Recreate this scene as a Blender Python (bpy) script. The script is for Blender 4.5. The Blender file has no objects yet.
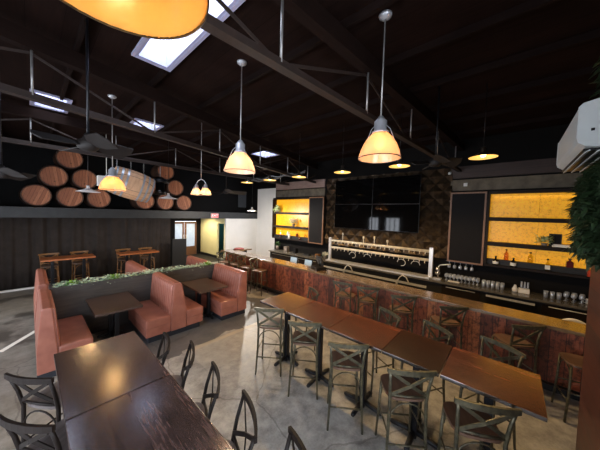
import bpy, bmesh, math, random
from mathutils import Vector, Matrix, Euler
random.seed(7)
S = bpy.context.scene
COL = S.collection
PI = math.pi

# ------------------------------------------------------------------ camera, world, light, exposure
F_PX = 240.44
yaw, pit, roll = math.radians(48.45), math.radians(2.635), math.radians(1.663)
f_ = Vector((math.sin(yaw)*math.cos(pit), math.cos(yaw)*math.cos(pit), -math.sin(pit)))
r0 = Vector((math.cos(yaw), -math.sin(yaw), 0)); u0 = r0.cross(f_)
r_ = math.cos(roll)*r0 + math.sin(roll)*u0
u_ = -math.sin(roll)*r0 + math.cos(roll)*u0
cd = bpy.data.cameras.new('camera'); cam = bpy.data.objects.new('camera', cd); COL.objects.link(cam)
cam.matrix_world = Matrix(((r_.x, u_.x, -f_.x, 0), (r_.y, u_.y, -f_.y, 0), (r_.z, u_.z, -f_.z, 2.6), (0, 0, 0, 1)))
cd.sensor_fit = 'HORIZONTAL'; cd.sensor_width = 36; cd.lens = F_PX/600*36; cd.clip_start = 0.02
S.camera = cam
S.view_settings.view_transform = 'Standard'
S.view_settings.look = 'None'
S.view_settings.gamma = 1
S.view_settings.use_curve_mapping = False
S.view_settings.exposure = 0.12
W = bpy.data.worlds.new('sky'); S.world = W; W.use_nodes = True
bg = W.node_tree.nodes['Background']; bg.inputs[0].default_value = (0.80, 0.86, 1.0, 1); bg.inputs[1].default_value = 3.8

def lamp(kind, name, loc, power, color, size=0.1, rot=None, **kw):
    d = bpy.data.lights.new(name, kind); o = bpy.data.objects.new(name, d); COL.objects.link(o)
    d.energy = power; d.color = color; o.location = loc
    if kind == 'AREA':
        d.shape = 'RECTANGLE'; d.size = size[0]; d.size_y = size[1]
    else:
        d.shadow_soft_size = size
    if rot: o.rotation_euler = rot
    for k, v in kw.items(): setattr(d, k, v)
    return o
DAY = (0.96, 0.98, 1.0)
# west daylight; large west and south windows are unseen, added to light the floor
lamp('AREA', 'west_daylight_and_fill', (-3.25, 8.45, 1.7), 130, DAY, (1.6, .75), (0, -PI/2, 0))
lamp('AREA', 'west_daylight_and_fill', (-3.25, 6.95, 1.7), 150, DAY, (1.6, 1.0), (0, -PI/2, 0))
lamp('AREA', 'west_daylight_and_fill', (-3.25, 2.6, 1.7), 200, DAY, (2.2, 4.2), (0, -PI/2, 0))
lamp('AREA', 'south_fill', (-1.2, -2.75, 1.9), 320, DAY, (3.2, 2.0), (PI/2, 0, 0))
# daylight coming down the four skylight wells
SKY = [(1.03, 1.39, 1.56, 3.96), (0.11, 0.54, 6.75, 7.58), (1.75, 2.23, 6.8, 7.36), (5.33, 5.98, 6.5, 7.15)]
for (a, b, c, d) in SKY:
    lamp('AREA', 'skylight_daylight', ((a+b)/2, (c+d)/2, 5.06), 18*(b-a)*(d-c)/0.5, (0.86, 0.92, 1.0), (b-a-.02, d-c-.02))

# ------------------------------------------------------------------ materials
def lin(c):
    return tuple((x/12.92 if x <= .04045 else ((x+.055)/1.055)**2.4) for x in (v/255 for v in c)) + (1,)
class Mat:
    def __init__(s, name):
        s.m = bpy.data.materials.new(name); s.m.use_nodes = True
        s.nt = s.m.node_tree; s.n = s.nt.nodes; s.l = s.nt.links
        s.b = s.n['Principled BSDF']
    def node(s, t, **kw):
        x = s.n.new(t)
        for k, v in kw.items():
            if k.startswith('i_'): x.inputs[int(k[2:])].default_value = v
            else: setattr(x, k, v)
        return x
    def link(s, a, b): s.l.new(a, b)
    def coord(s, scale=(1, 1, 1), kind='Object'):
        t = s.node('ShaderNodeTexCoord'); m = s.node('ShaderNodeMapping')
        m.inputs['Scale'].default_value = scale
        s.link(t.outputs[kind], m.inputs[0]); return m.outputs[0]
    def noise(s, vec, scale, detail=4, rough=.55):
        n = s.node('ShaderNodeTexNoise'); n.inputs['Scale'].default_value = scale
        n.inputs['Detail'].default_value = detail; n.inputs['Roughness'].default_value = rough
        s.link(vec, n.inputs['Vector']); return n.outputs['Fac']
    def ramp(s, fac, stops):
        r = s.node('ShaderNodeValToRGB'); e = r.color_ramp.elements
        while len(e) < len(stops): e.new(.5)
        for x, (p, c) in zip(e, stops): x.position = p; x.color = c
        s.link(fac, r.inputs[0]); return r.outputs[0]
    def mix(s, fac, a, b, mode='MIX'):
        m = s.node('ShaderNodeMix', data_type='RGBA', blend_type=mode)
        for k, v in ((0, fac), (6, a), (7, b)):
            if hasattr(v, 'is_linked'): s.link(v, m.inputs[k])
            else: m.inputs[k].default_value = v
        return m.outputs[2]
    def math(s, op, a, b=None):
        m = s.node('ShaderNodeMath', operation=op)
        for k, v in ((0, a), (1, b)):
            if v is None: continue
            if hasattr(v, 'is_linked'): s.link(v, m.inputs[k])
            else: m.inputs[k].default_value = v
        return m.outputs[0]
    def bump(s, h, strength=.2, dist=.01):
        b = s.node('ShaderNodeBump'); b.inputs['Strength'].default_value = strength; b.inputs['Distance'].default_value = dist
        s.link(h, b.inputs['Height']); s.link(b.outputs[0], s.b.inputs['Normal'])
    def base(s, v):
        if hasattr(v, 'is_linked'): s.link(v, s.b.inputs['Base Color'])
        else: s.b.inputs['Base Color'].default_value = v

def plain(name, c, rough=.5, metal=0, var=.25, scale=12, bump=.0, spec=.5, c2=None):
    m = Mat(name); v = m.coord()
    n = m.noise(v, scale)
    a = lin(c); b = lin(c2) if c2 else tuple(x*(1-var) for x in a[:3]) + (1,)
    m.base(m.ramp(n, [(.3, b), (.7, a)]))
    m.b.inputs['Roughness'].default_value = rough; m.b.inputs['Metallic'].default_value = metal
    m.b.inputs['Specular IOR Level'].default_value = spec
    if bump: m.bump(n, bump)
    return m.m
def wood(name, c1, c2, axis='y', rough=.4, plank=None, grain=1.0, spec=.5, pvar=.35, bump=.08, coat=0, ct=.22):
    m = Mat(name); st = {'x': (1.2, 14, 14), 'y': (14, 1.2, 14), 'z': (14, 14, 1.2)}[axis]
    v = m.coord(st); n = m.noise(v, 2.2*grain, 4, .55); n2 = m.noise(m.coord(), 3.0, 3)
    c = m.ramp(n, [(.5-ct, lin(c1)), (.5+ct, lin(c2))])
    c = m.mix(.35, c, m.ramp(n2, [(.3, lin(c1)), (.7, lin(c2))]))
    if plank:
        pa, w = plank
        t = m.node('ShaderNodeTexCoord'); sx = m.node('ShaderNodeSeparateXYZ'); m.link(t.outputs['Object'], sx.inputs[0])
        q = m.math('DIVIDE', sx.outputs['xyz'.index(pa)], w); fl = m.math('FLOOR', q)
        wn = m.node('ShaderNodeTexWhiteNoise', noise_dimensions='1D'); m.link(fl, wn.inputs['W'])
        k = m.math('ADD', m.math('MULTIPLY', wn.outputs[0], pvar), 1-pvar*.6)
        cb = m.node('ShaderNodeCombineXYZ')
        for i in range(3): m.link(k, cb.inputs[i])
        c = m.mix(1.0, c, cb.outputs[0], 'MULTIPLY')
        fr = m.math('FRACT', q); e = m.math('LESS_THAN', fr, .02/ w * .25)
        c = m.mix(e, c, tuple(x*.25 for x in lin(c1)[:3]) + (1,))
    m.base(c); m.b.inputs['Roughness'].default_value = rough; m.b.inputs['Specular IOR Level'].default_value = spec
    r = m.math('ADD', m.math('MULTIPLY', n, .08), rough-.04); m.link(r, m.b.inputs['Roughness'])
    (m.bump(n, bump, .004) if bump else None)
    if coat: m.b.inputs['Coat Weight'].default_value = coat; m.b.inputs['Coat Roughness'].default_value = .2; m.b.inputs['Coat IOR'].default_value = 2.0
    return m.m
def emit(name, c, strength, base=None):
    m = Mat(name); m.base(base or lin(c)); m.b.inputs['Emission Color'].default_value = lin(c)
    m.b.inputs['Emission Strength'].default_value = strength; return m.m
def glass(name, tint, refl=.18, rough=.03, milk=0):
    m = Mat(name); m.n.remove(m.b)
    t = m.node('ShaderNodeBsdfTransparent'); t.inputs[0].default_value = tint
    g = m.node('ShaderNodeBsdfGlossy'); g.inputs[0].default_value = (.9, .93, 1, 1); g.inputs[1].default_value = rough
    lw = m.node('ShaderNodeLayerWeight'); lw.inputs[0].default_value = .35
    fac = m.math('MINIMUM', m.math('ADD', m.math('MULTIPLY', lw.outputs['Facing'], .55), refl), .9)
    x = m.node('ShaderNodeMixShader'); m.link(fac, x.inputs[0]); m.link(t.outputs[0], x.inputs[1]); m.link(g.outputs[0], x.inputs[2])
    if milk:
        d = m.node('ShaderNodeBsdfDiffuse'); d.inputs[0].default_value = (.75, .8, .88, 1)
        y = m.node('ShaderNodeMixShader'); y.inputs[0].default_value = milk; m.link(x.outputs[0], y.inputs[1]); m.link(d.outputs[0], y.inputs[2]); x = y
    m.link(x.outputs[0], m.n['Material Output'].inputs[0]); return m.m
def shade_glass(name, c, clear=0):
    m = Mat(name); m.n.remove(m.b)
    v = m.coord((1, 1, 1)); n = m.noise(v, 6)
    col = m.ramp(n, [(.3, tuple(x*.88 for x in lin(c)[:3])+(1,)), (.7, lin(c))])
    tl = m.node('ShaderNodeBsdfTranslucent'); m.link(col, tl.inputs[0])
    df = m.node('ShaderNodeBsdfDiffuse'); m.link(col, df.inputs[0])
    gl = m.node('ShaderNodeBsdfGlossy'); gl.inputs[1].default_value = .15
    a = m.node('ShaderNodeMixShader'); a.inputs[0].default_value = .3; m.link(tl.outputs[0], a.inputs[1]); m.link(df.outputs[0], a.inputs[2])
    b = m.node('ShaderNodeMixShader'); b.inputs[0].default_value = .07; m.link(a.outputs[0], b.inputs[1]); m.link(gl.outputs[0], b.inputs[2])
    if clear:
        tr = m.node('ShaderNodeBsdfTransparent'); tr.inputs[0].default_value = (1, .9, .75, 1)
        k = m.node('ShaderNodeMixShader'); k.inputs[0].default_value = clear; m.link(b.outputs[0], k.inputs[1]); m.link(tr.outputs[0], k.inputs[2]); b = k
    m.link(b.outputs[0], m.n['Material Output'].inputs[0]); return m.m

def floor_mat():
    m = Mat('worn_concrete'); v = m.coord()
    a = m.noise(v, .9, 8, .62); b = m.noise(v, 5, 8, .7); d = m.noise(v, 45, 4, .6)
    c = m.ramp(a, [(.32, lin((96, 95, 93))), (.5, lin((148, 146, 141))), (.68, lin((180, 176, 169)))])
    c = m.mix(.55, c, m.ramp(b, [(.35, lin((92, 91, 89))), (.65, lin((204, 200, 192)))]))
    c = m.mix(.12, c, m.ramp(d, [(.3, lin((60, 58, 54))), (.7, lin((200, 195, 185)))]))
    t = m.node('ShaderNodeTexCoord'); sx = m.node('ShaderNodeSeparateXYZ'); m.link(t.outputs['Object'], sx.inputs[0])
    w = m.math('MULTIPLY', m.math('SUBTRACT', m.noise(v, 1.6, 5), .5), .9)
    X = m.math('ADD', sx.outputs[0], w); Y = m.math('ADD', sx.outputs[1], w)
    def box(x0, x1, y0, y1, xx=X, yy=Y):
        k = m.math('MULTIPLY', m.math('GREATER_THAN', xx, x0), m.math('LESS_THAN', xx, x1))
        return m.math('MULTIPLY', k, m.math('MULTIPLY', m.math('GREATER_THAN', yy, y0), m.math('LESS_THAN', yy, y1)))
    # dark stained lane between the booths and the long tables, and a brown stained area west of the booths
    c = m.mix(m.math('MULTIPLY', box(.9, 4.6, 4.45, 6.6), .78), c, lin((62, 64, 70)))
    c = m.mix(m.math('MULTIPLY', box(-4, .25, 3.9, 12), .5), c, lin((112, 98, 76)))
    k = m.math('MULTIPLY', m.math('MINIMUM', m.math('MAXIMUM', m.math('MULTIPLY', m.math('SUBTRACT', a, .48), 9), 0), 1), box(-4, .3, 5.5, 10.5))
    c = m.mix(m.math('MULTIPLY', k, .8), c, lin((52, 47, 40)))
    sx2 = (sx.outputs[0], sx.outputs[1])
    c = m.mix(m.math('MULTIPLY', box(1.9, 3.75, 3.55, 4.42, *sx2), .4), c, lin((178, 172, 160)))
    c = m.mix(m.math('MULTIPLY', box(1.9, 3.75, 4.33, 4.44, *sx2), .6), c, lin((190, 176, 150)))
    # cracks
    vo = m.node('ShaderNodeTexVoronoi', feature='DISTANCE_TO_EDGE'); vo.inputs['Scale'].default_value = .62
    wv = m.node('ShaderNodeMix', data_type='VECTOR'); wv.inputs[0].default_value = .18
    nn = m.node('ShaderNodeTexNoise'); nn.inputs['Scale'].default_value = 2.2; nn.inputs['Detail'].default_value = 6; m.link(v, nn.inputs['Vector'])
    m.link(v, wv.inputs[4]); m.link(nn.outputs['Color'], wv.inputs[5]); m.link(wv.outputs[1], vo.inputs['Vector'])
    cr = m.math('LESS_THAN', vo.outputs['Distance'], .0045)
    c = m.mix(m.math('MULTIPLY', cr, .4), c, lin((66, 58, 50)))
    m.base(c)
    m.link(m.math('ADD', m.math('MULTIPLY', b, .35), .25), m.b.inputs['Roughness'])
    m.bump(b, .08, .01); return m.m
def barfront_mat():
    m = Mat('distressed_red_boards'); t = m.node('ShaderNodeTexCoord'); sx = m.node('ShaderNodeSeparateXYZ'); m.link(t.outputs['Object'], sx.inputs[0])
    q = m.math('DIVIDE', sx.outputs[1], .17); fl = m.math('FLOOR', q)
    wn = m.node('ShaderNodeTexWhiteNoise', noise_dimensions='1D'); m.link(fl, wn.inputs['W'])
    c = m.ramp(wn.outputs[0], [(0, lin((104, 54, 36))), (.45, lin((166, 88, 60))), (.8, lin((196, 110, 70))), (1, lin((214, 136, 82)))])
    n = m.noise(m.coord((9, 9, 1.1)), 2.5, 8, .75)
    c = m.mix(m.ramp(n, [(.50, (0, 0, 0, 1)), (.64, (.85, .85, .85, 1))]), c, lin((46, 28, 22)))
    n2 = m.noise(m.coord((3, 3, 1.5)), 4, 6, .7)
    c = m.mix(m.ramp(n2, [(.6, (0, 0, 0, 1)), (.7, (.5, .5, .5, 1))]), c, lin((178, 120, 90)))
    n3 = m.noise(m.coord((1, 2.2, 2.2)), 5, 8, .8)
    c = m.mix(m.ramp(n3, [(.47, (0, 0, 0, 1)), (.6, (.8, .8, .8, 1))]), c, lin((44, 24, 18)))
    e = m.math('LESS_THAN', m.math('FRACT', q), .035)
    c = m.mix(e, c, lin((20, 12, 10)))
    m.base(c); m.b.inputs['Roughness'].default_value = .5; m.bump(n3, .2, .01); return m.m
def amber_mat():
    m = Mat('backlit_amber_panel'); v = m.coord()
    n = m.noise(v, 15, 8, .9); n2 = m.noise(v, 3, 3)
    c = m.ramp(n, [(.3, lin((104, 58, 2))), (.68, lin((250, 178, 26)))])
    c = m.mix(.18, c, m.ramp(n2, [(.3, lin((196, 116, 6))), (.7, lin((250, 180, 34)))]))
    m.base(c); m.link(c, m.b.inputs['Emission Color']); m.b.inputs['Emission Strength'].default_value = .62
    m.b.inputs['Roughness'].default_value = .4; return m.m
def tile_mat():
    m = Mat('dark_bronze_tile'); n = m.noise(m.coord(), 9, 5)
    m.base(m.ramp(n, [(.3, lin((48, 39, 31))), (.7, lin((84, 69, 53)))]))
    m.b.inputs['Metallic'].default_value = .6; m.b.inputs['Roughness'].default_value = .3; return m.m
def barrel_mat(name, a, b, c0):
    m = Mat(name); t = m.node('ShaderNodeTexCoord'); sx = m.node('ShaderNodeSeparateXYZ'); m.link(t.outputs['Object'], sx.inputs[0])
    q = m.math('DIVIDE', sx.outputs[0], .085); wn = m.node('ShaderNodeTexWhiteNoise', noise_dimensions='1D'); m.link(m.math('FLOOR', q), wn.inputs['W'])
    c = m.ramp(wn.outputs[0], [(0, lin(a)), (1, lin(b))])
    n = m.noise(m.coord((8, 8, 1.5)), 3, 6, .7); c = m.mix(m.ramp(n, [(.45, (0, 0, 0, 1)), (.75, (.7, .7, .7, 1))]), c, lin(c0))
    c = m.mix(m.math('LESS_THAN', m.math('FRACT', q), .06), c, lin((30, 18, 12)))
    m.base(c); m.b.inputs['Roughness'].default_value = .6; m.bump(n, .1); return m.m

M = {}
M['floor'] = floor_mat()
M['ceil'] = wood('dark_roof_planks', (22, 13, 11), (38, 25, 21), 'y', .85, ('x', .3), spec=.05)
M['purlin'] = wood('dark_roof_timber', (20, 12, 10), (32, 21, 18), 'y', .8, spec=.08)
M['chord'] = wood('dark_truss_timber', (22, 13, 11), (36, 24, 20), 'x', .8, spec=.08)
M['steel_dark'] = plain('dark_truss_steel', (56, 44, 39), .6, .1, .3)
M['conduit'] = plain('grey_flexible_conduit', (112, 110, 108), .5, .2)
M['rod'] = plain('galvanised_rod', (176, 174, 172), .38, .55)
M['navy_wall'] = plain('dark_blue_black_paint', (16, 15, 16), .8, 0, .25, 2, 0, .2)
M['black_wall'] = plain('black_paint', (11, 8, 7), .8, 0, .3, 3, 0, .2)
M['slate_panel'] = plain('slate_grey_panel', (74, 78, 84), .6)
M['soffit'] = plain('weathered_grey_board', (42, 43, 44), .5, 0, .4, 6)
M['white'] = plain('white_plaster', (232, 228, 222), .8, 0, .06, 2)
M['cream'] = plain('cream_yellow_plaster', (226, 214, 160), .8, 0, .06, 2)
M['teal'] = plain('dark_teal_paint', (34, 92, 96), .7, 0, .15, 2)
M['grey_wall'] = plain('grey_plaster', (150, 142, 132), .85, 0, .15, 2)
M['planks'] = wood('brown_plank_wall', (44, 20, 13), (92, 46, 29), 'x', .4, ('z', .14), pvar=.8)
M['concrete_band'] = plain('grey_concrete_band', (116, 104, 86), .8, 0, .5, 5)
M['wood_band'] = wood('red_brown_band', (44, 28, 21), (66, 46, 36), 'y', .6, ('z', .32))
M['pale_band'] = wood('pale_pinkish_band', (128, 104, 94), (164, 138, 126), 'y', .6)
M['tabletop'] = wood('red_brown_tabletop', (62, 29, 18), (142, 78, 54), 'y', .25, ('x', .118), spec=.5, pvar=.45, bump=0, coat=.9, grain=1.8, ct=.13)
M['tabletop_dark'] = wood('dark_red_tabletop', (46, 26, 18), (78, 46, 32), 'y', .25, ('x', .118), spec=.5, pvar=.4, bump=0, coat=.5)
M['darktop'] = wood('dark_brown_tabletop', (26, 16, 15), (98, 76, 72), 'y', .22, ('x', .142), spec=.5, pvar=.45, bump=0, coat=.8, grain=2.4, ct=.1)
M['boothtop'] = wood('walnut_tabletop', (50, 36, 30), (84, 62, 52), 'y', .34, None, coat=.4)
M['orangetop'] = wood('orange_wood', (150, 84, 44), (186, 112, 64), 'x', .4, None)
M['bartop'] = wood('varnished_bar_wood', (92, 70, 48), (146, 118, 84), 'y', .22, ('x', .115), pvar=.3, coat=1)
M['barfront'] = barfront_mat()
M['blacksteel'] = plain('black_steel', (26, 27, 32), .42, .3, .3)
M['olive'] = plain('brushed_olive_metal', (108, 102, 80), .4, .5, .4, 22, c2=(66, 64, 54))
M['darkwood'] = wood('black_brown_wood', (18, 13, 11), (32, 23, 19), 'z', .5, None, spec=.25)
M['seatwood'] = wood('brown_seat', (84, 62, 50), (120, 94, 78), 'x', .4, None)
M['darkseat'] = wood('grey_brown_seat', (70, 62, 60), (112, 104, 102), 'x', .35, None)
M['amberwood'] = wood('honey_wood', (100, 66, 34), (148, 102, 54), 'x', .4, None)
M['leather'] = plain('salmon_leather', (164, 105, 88), .36, 0, .12, 6, .04, c2=(142, 87, 72))
M['kick'] = plain('blue_black_plinth', (38, 42, 50), .45, 0, .2)
M['planter'] = wood('charcoal_laminate', (52, 50, 49), (84, 80, 77), 'x', .34, None)
M['curtain'] = plain('black_velvet_curtain', (58, 51, 47), .85, 0, .3, 4, spec=.2)
M['black'] = plain('matte_black', (20, 20, 21), .6)
M['chalk'] = plain('slate_chalkboard', (19, 16, 16), .7, 0, .2, 4, 0, .2)
M['oak'] = wood('oak_frame', (104, 70, 46), (146, 104, 72), 'z', .5, None)
M['doorwood'] = wood('brown_door_wood', (84, 54, 36), (118, 80, 54), 'z', .5, None)
M['shelf'] = wood('dark_shelf_wood', (20, 14, 11), (36, 26, 20), 'y', .6, None, spec=.2)
M['amber'] = amber_mat()
M['counter'] = plain('grey_stone_counter', (104, 98, 88), .22, 0, .35, 14)
M['screen'] = plain('black_screen_glass', (8, 7, 7), .05, 0, .05, 12, 0, .09)
M['bezel'] = plain('black_bezel', (14, 14, 15), .35)
M['tile'] = tile_mat()
M['chrome'] = plain('chrome', (220, 216, 210), .25, .9, .06)
M['brass'] = plain('brass', (248, 236, 212), .34, .35, .08)
M['steel'] = plain('brushed_steel', (222, 220, 218), .32, .4, .1)
M['socket'] = plain('brushed_aluminium', (196, 198, 204), .34, .4, .12)
M['opal_shade'] = shade_glass('amber_opal_glass', (255, 196, 104))
M['amber_shade'] = shade_glass('amber_ribbed_glass', (255, 216, 180), .25)
M['pale_shade'] = shade_glass('peach_ribbed_glass', (255, 226, 206), .25)
M['bulb'] = emit('warm_bulb', (255, 214, 140), 9)
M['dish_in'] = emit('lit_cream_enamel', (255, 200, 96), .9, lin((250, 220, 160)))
M['dish_out'] = plain('dark_enamel', (52, 44, 36), .4)
M['dish_white'] = plain('white_enamel', (206, 200, 198), .4, 0, .06)
M['head'] = barrel_mat('red_oak_barrel_head', (150, 88, 58), (204, 132, 92), (104, 60, 40))
M['stave'] = barrel_mat('dark_oak_stave', (70, 44, 32), (100, 66, 46), (44, 28, 20))
M['hoop'] = plain('dark_iron_hoop', (52, 48, 48), .5, .6)
M['palestave'] = barrel_mat('pale_oak_stave', (196, 150, 112), (224, 184, 146), (170, 122, 88))
M['palehoop'] = plain('galvanised_hoop', (176, 184, 194), .4, .5)
M['fan'] = plain('dark_fan_blade', (30, 24, 22), .65, 0, .2)
M['ac'] = plain('white_plastic', (188, 193, 192), .4, 0, .04)
M['leaf'] = plain('deep_green_leaf', (44, 66, 36), .5, 0, .5, 14, c2=(20, 34, 18))
M['leaf2'] = plain('mid_green_leaf', (58, 92, 40), .45, 0, .4, 14)
M['pale_leaf'] = plain('pale_succulent', (212, 226, 208), .5, 0, .3, 10, c2=(146, 176, 142))
M['bright_leaf'] = plain('bright_green_moss', (142, 184, 52), .6, 0, .35, 10, c2=(88, 130, 34))
M['shelf_leaf'] = plain('pale_green_leaf', (196, 210, 150), .5, 0, .25, 10)
M['petal'] = plain('cream_petal', (240, 232, 206), .5, 0, .06)
M['paper'] = plain('white_card', (226, 222, 214), .7, 0, .04)
M['pot'] = plain('grey_pot', (120, 108, 98), .6)
M['glass'] = glass('clear_glass', (.93, .95, .98, 1), .3, .08, .3)
M['pane'] = glass('window_pane', (.95, .97, 1, 1), .04)
M['amber_liquid'] = glass('amber_bottle_glass', (.85, .5, .14, 1), .12)
M['yellow_liquid'] = glass('pale_yellow_bottle_glass', (.95, .88, .5, 1), .12)
M['pink_liquid'] = glass('pink_bottle_glass', (.95, .62, .45, 1), .12)
M['red_glass'] = plain('dark_red_glass', (92, 22, 18), .2, 0, .1)
M['orange_glass'] = plain('orange_red_glass', (196, 62, 26), .25, 0, .1)
M['black_glass'] = plain('black_bottle_glass', (14, 13, 14), .12)
M['monitor'] = emit('bluish_lit_screen', (150, 172, 190), .32)
M['exit_red'] = emit('red_exit_face', (222, 60, 66), .7)
M['exit_white'] = emit('white_exit_lettering', (250, 240, 240), .9)
M['frost'] = shade_glass('frosted_blue_glass', (206, 212, 216))
M['maroon'] = plain('maroon_cloth', (112, 44, 44), .8)
M['stripe'] = plain('pale_sun_strip', (236, 230, 216), .6, 0, .05)
M['well'] = plain('white_skylight_well', (168, 168, 196), .6, 0, .05)

# ------------------------------------------------------------------ mesh helpers
class MB:
    def __init__(s): s.bm = bmesh.new()
    def _add(s, b2, mat=None):
        if mat is not None: b2.transform(mat)
        me = bpy.data.meshes.new('t'); b2.to_mesh(me); b2.free(); s.bm.from_mesh(me); bpy.data.meshes.remove(me)
    def box(s, c, size, rot=None, bev=0):
        b = bmesh.new(); bmesh.ops.create_cube(b, size=1)
        b.transform(Matrix.Diagonal((*size, 1)))
        if bev: bmesh.ops.bevel(b, geom=b.edges[:], offset=bev, segments=2, affect='EDGES', profile=.6)
        m = Matrix.Translation(c)
        if rot: m = m @ Euler(rot).to_matrix().to_4x4()
        s._add(b, m); return s
    def span(s, x0, x1, y0, y1, z0, z1, bev=0):
        return s.box(((x0+x1)/2, (y0+y1)/2, (z0+z1)/2), (abs(x1-x0), abs(y1-y0), abs(z1-z0)), None, bev)
    def tube(s, pts, r, seg=8, cap=True):
        pts = [Vector(p) for p in pts]; n = len(pts); rs = r if isinstance(r, (list, tuple)) else [r]*n
        rings = []; up = None
        for i, p in enumerate(pts):
            t = (pts[min(i+1, n-1)]-pts[max(i-1, 0)]).normalized()
            if up is None: up = t.orthogonal().normalized()
            a = (up - t*up.dot(t)).normalized(); up = a; b = t.cross(a)
            rings.append([s.bm.verts.new(p+(a*math.cos(k*2*PI/seg)+b*math.sin(k*2*PI/seg))*rs[i]) for k in range(seg)])
        for i in range(n-1):
            for k in range(seg):
                fc = s.bm.faces.new((rings[i][k], rings[i][(k+1) % seg], rings[i+1][(k+1) % seg], rings[i+1][k])); fc.smooth = True
        if cap:
            s.bm.faces.new(rings[0][::-1]); s.bm.faces.new(rings[-1])
        return s
    def bar(s, a, b, w, h, bev=0, up=(0, 0, 1)):
        a, b = Vector(a), Vector(b); d = b-a; L = d.length; x = d.normalized(); u = Vector(up)
        if abs(x.dot(u)) > .98: u = Vector((0, 1, 0))
        y = u.cross(x).normalized(); z = x.cross(y)
        m = Matrix.Translation((a+b)/2) @ Matrix((x, y, z)).transposed().to_4x4()
        t = bmesh.new(); bmesh.ops.create_cube(t, size=1); t.transform(Matrix.Diagonal((L, w, h, 1)))
        if bev: bmesh.ops.bevel(t, geom=t.edges[:], offset=bev, segments=2, affect='EDGES')
        s._add(t, m); return s
    def lathe(s, prof, seg=24, c=(0, 0, 0), mat=None, sx=1, smooth=True):
        rings = []; T = Matrix.Translation(c) @ (mat or Matrix())
        for (r, z) in prof:
            if r < 1e-5: rings.append([s.bm.verts.new(T @ Vector((0, 0, z)))])
            else: rings.append([s.bm.verts.new(T @ Vector((r*math.cos(k*2*PI/seg)*sx, r*math.sin(k*2*PI/seg), z))) for k in range(seg)])
        for A, B in zip(rings, rings[1:]):
            for k in range(seg):
                q = [A[k % len(A)], A[(k+1) % seg % len(A)], B[(k+1) % seg % len(B)], B[k % len(B)]]
                v = []
                for x in q:
                    if x not in v: v.append(x)
                if len(v) > 2:
                    fc = s.bm.faces.new(v); fc.smooth = smooth
        return s
    def prism(s, poly, axis, a, b, bev=0):
        """poly: 2-D points in the plane across axis; extruded from a to b."""
        def P(u, v, w): return {'x': (w, u, v), 'y': (u, w, v), 'z': (u, v, w)}[axis]
        t = bmesh.new()
        A = [t.verts.new(P(u, v, a)) for u, v in poly]; B = [t.verts.new(P(u, v, b)) for u, v in poly]
        n = len(poly)
        t.faces.new(A[::-1]); t.faces.new(B)
        for i in range(n): t.faces.new((A[i], A[(i+1) % n], B[(i+1) % n], B[i]))
        bmesh.ops.recalc_face_normals(t, faces=t.faces[:])
        if bev: bmesh.ops.bevel(t, geom=t.edges[:], offset=bev, segments=3, affect='EDGES', profile=.6)
        s._add(t); return s
    def leaf(s, p, d, L, w, up=(0, 0, 1)):
        p, d = Vector(p), Vector(d).normalized(); side = d.cross(Vector(up))
        if side.length < .05: side = d.cross(Vector((1, 0, .2)))
        side.normalize(); nrm = side.cross(d)
        v = [s.bm.verts.new(x) for x in (p, p+d*L*.45+side*w*.5+nrm*w*.15, p+d*L-nrm*L*.12, p+d*L*.45-side*w*.5+nrm*w*.15, p+d*L*.5)]
        for a, b, c in ((0, 1, 4), (1, 2, 4), (4, 2, 3), (0, 4, 3)): s.bm.faces.new((v[a], v[b], v[c]))
        return s
    def build(s, name, mat, parent=None, loc=(0, 0, 0), recalc=False):
        if recalc: bmesh.ops.recalc_face_normals(s.bm, faces=s.bm.faces[:])
        me = bpy.data.meshes.new(name); s.bm.to_mesh(me); s.bm.free()
        o = bpy.data.objects.new(name, me); COL.objects.link(o); o.location = loc
        me.materials.append(M[mat]); o.parent = parent; return o

def tag(o, label, cat, group=None, kind=None):
    o['label'] = label; o['category'] = cat
    if group: o['group'] = group
    if kind: o['kind'] = kind
    return o
def empty(name, loc=(0, 0, 0), rz=0):
    o = bpy.data.objects.new(name, None); COL.objects.link(o); o.location = loc; o.rotation_euler = (0, 0, rz)
    o.empty_display_size = .1; return o
def thing(name, label, cat, loc=(0, 0, 0), rz=0, group=None): return tag(empty(name, loc, rz), label, cat, group)
def struct(name, mb, mat, parent=None):
    o = mb.build(name, mat, parent)
    if parent is None: o['kind'] = 'structure'
    return o
def copy_tree(o, parent=None):
    kids = [c for c in COL.objects if c.parent == o]
    c = o.copy(); COL.objects.link(c)
    if parent: c.parent = parent
    for k in kids: copy_tree(k, c)
    return c
def place(proto, used, loc, rz, label, group=None):
    o = proto if not used else copy_tree(proto)
    o.location = loc; o.rotation_euler = (0, 0, rz); o['label'] = label
    if group: o['group'] = group
    elif 'group' in o: del o['group']
    return o

# ------------------------------------------------------------------ setting
XR, XS, YB, ZC = 7.9, 9.0, 11.35, 4.75
struct('floor', MB().span(-3.2, 9.2, -2.8, 15, -.1, 0), 'floor')
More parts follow.
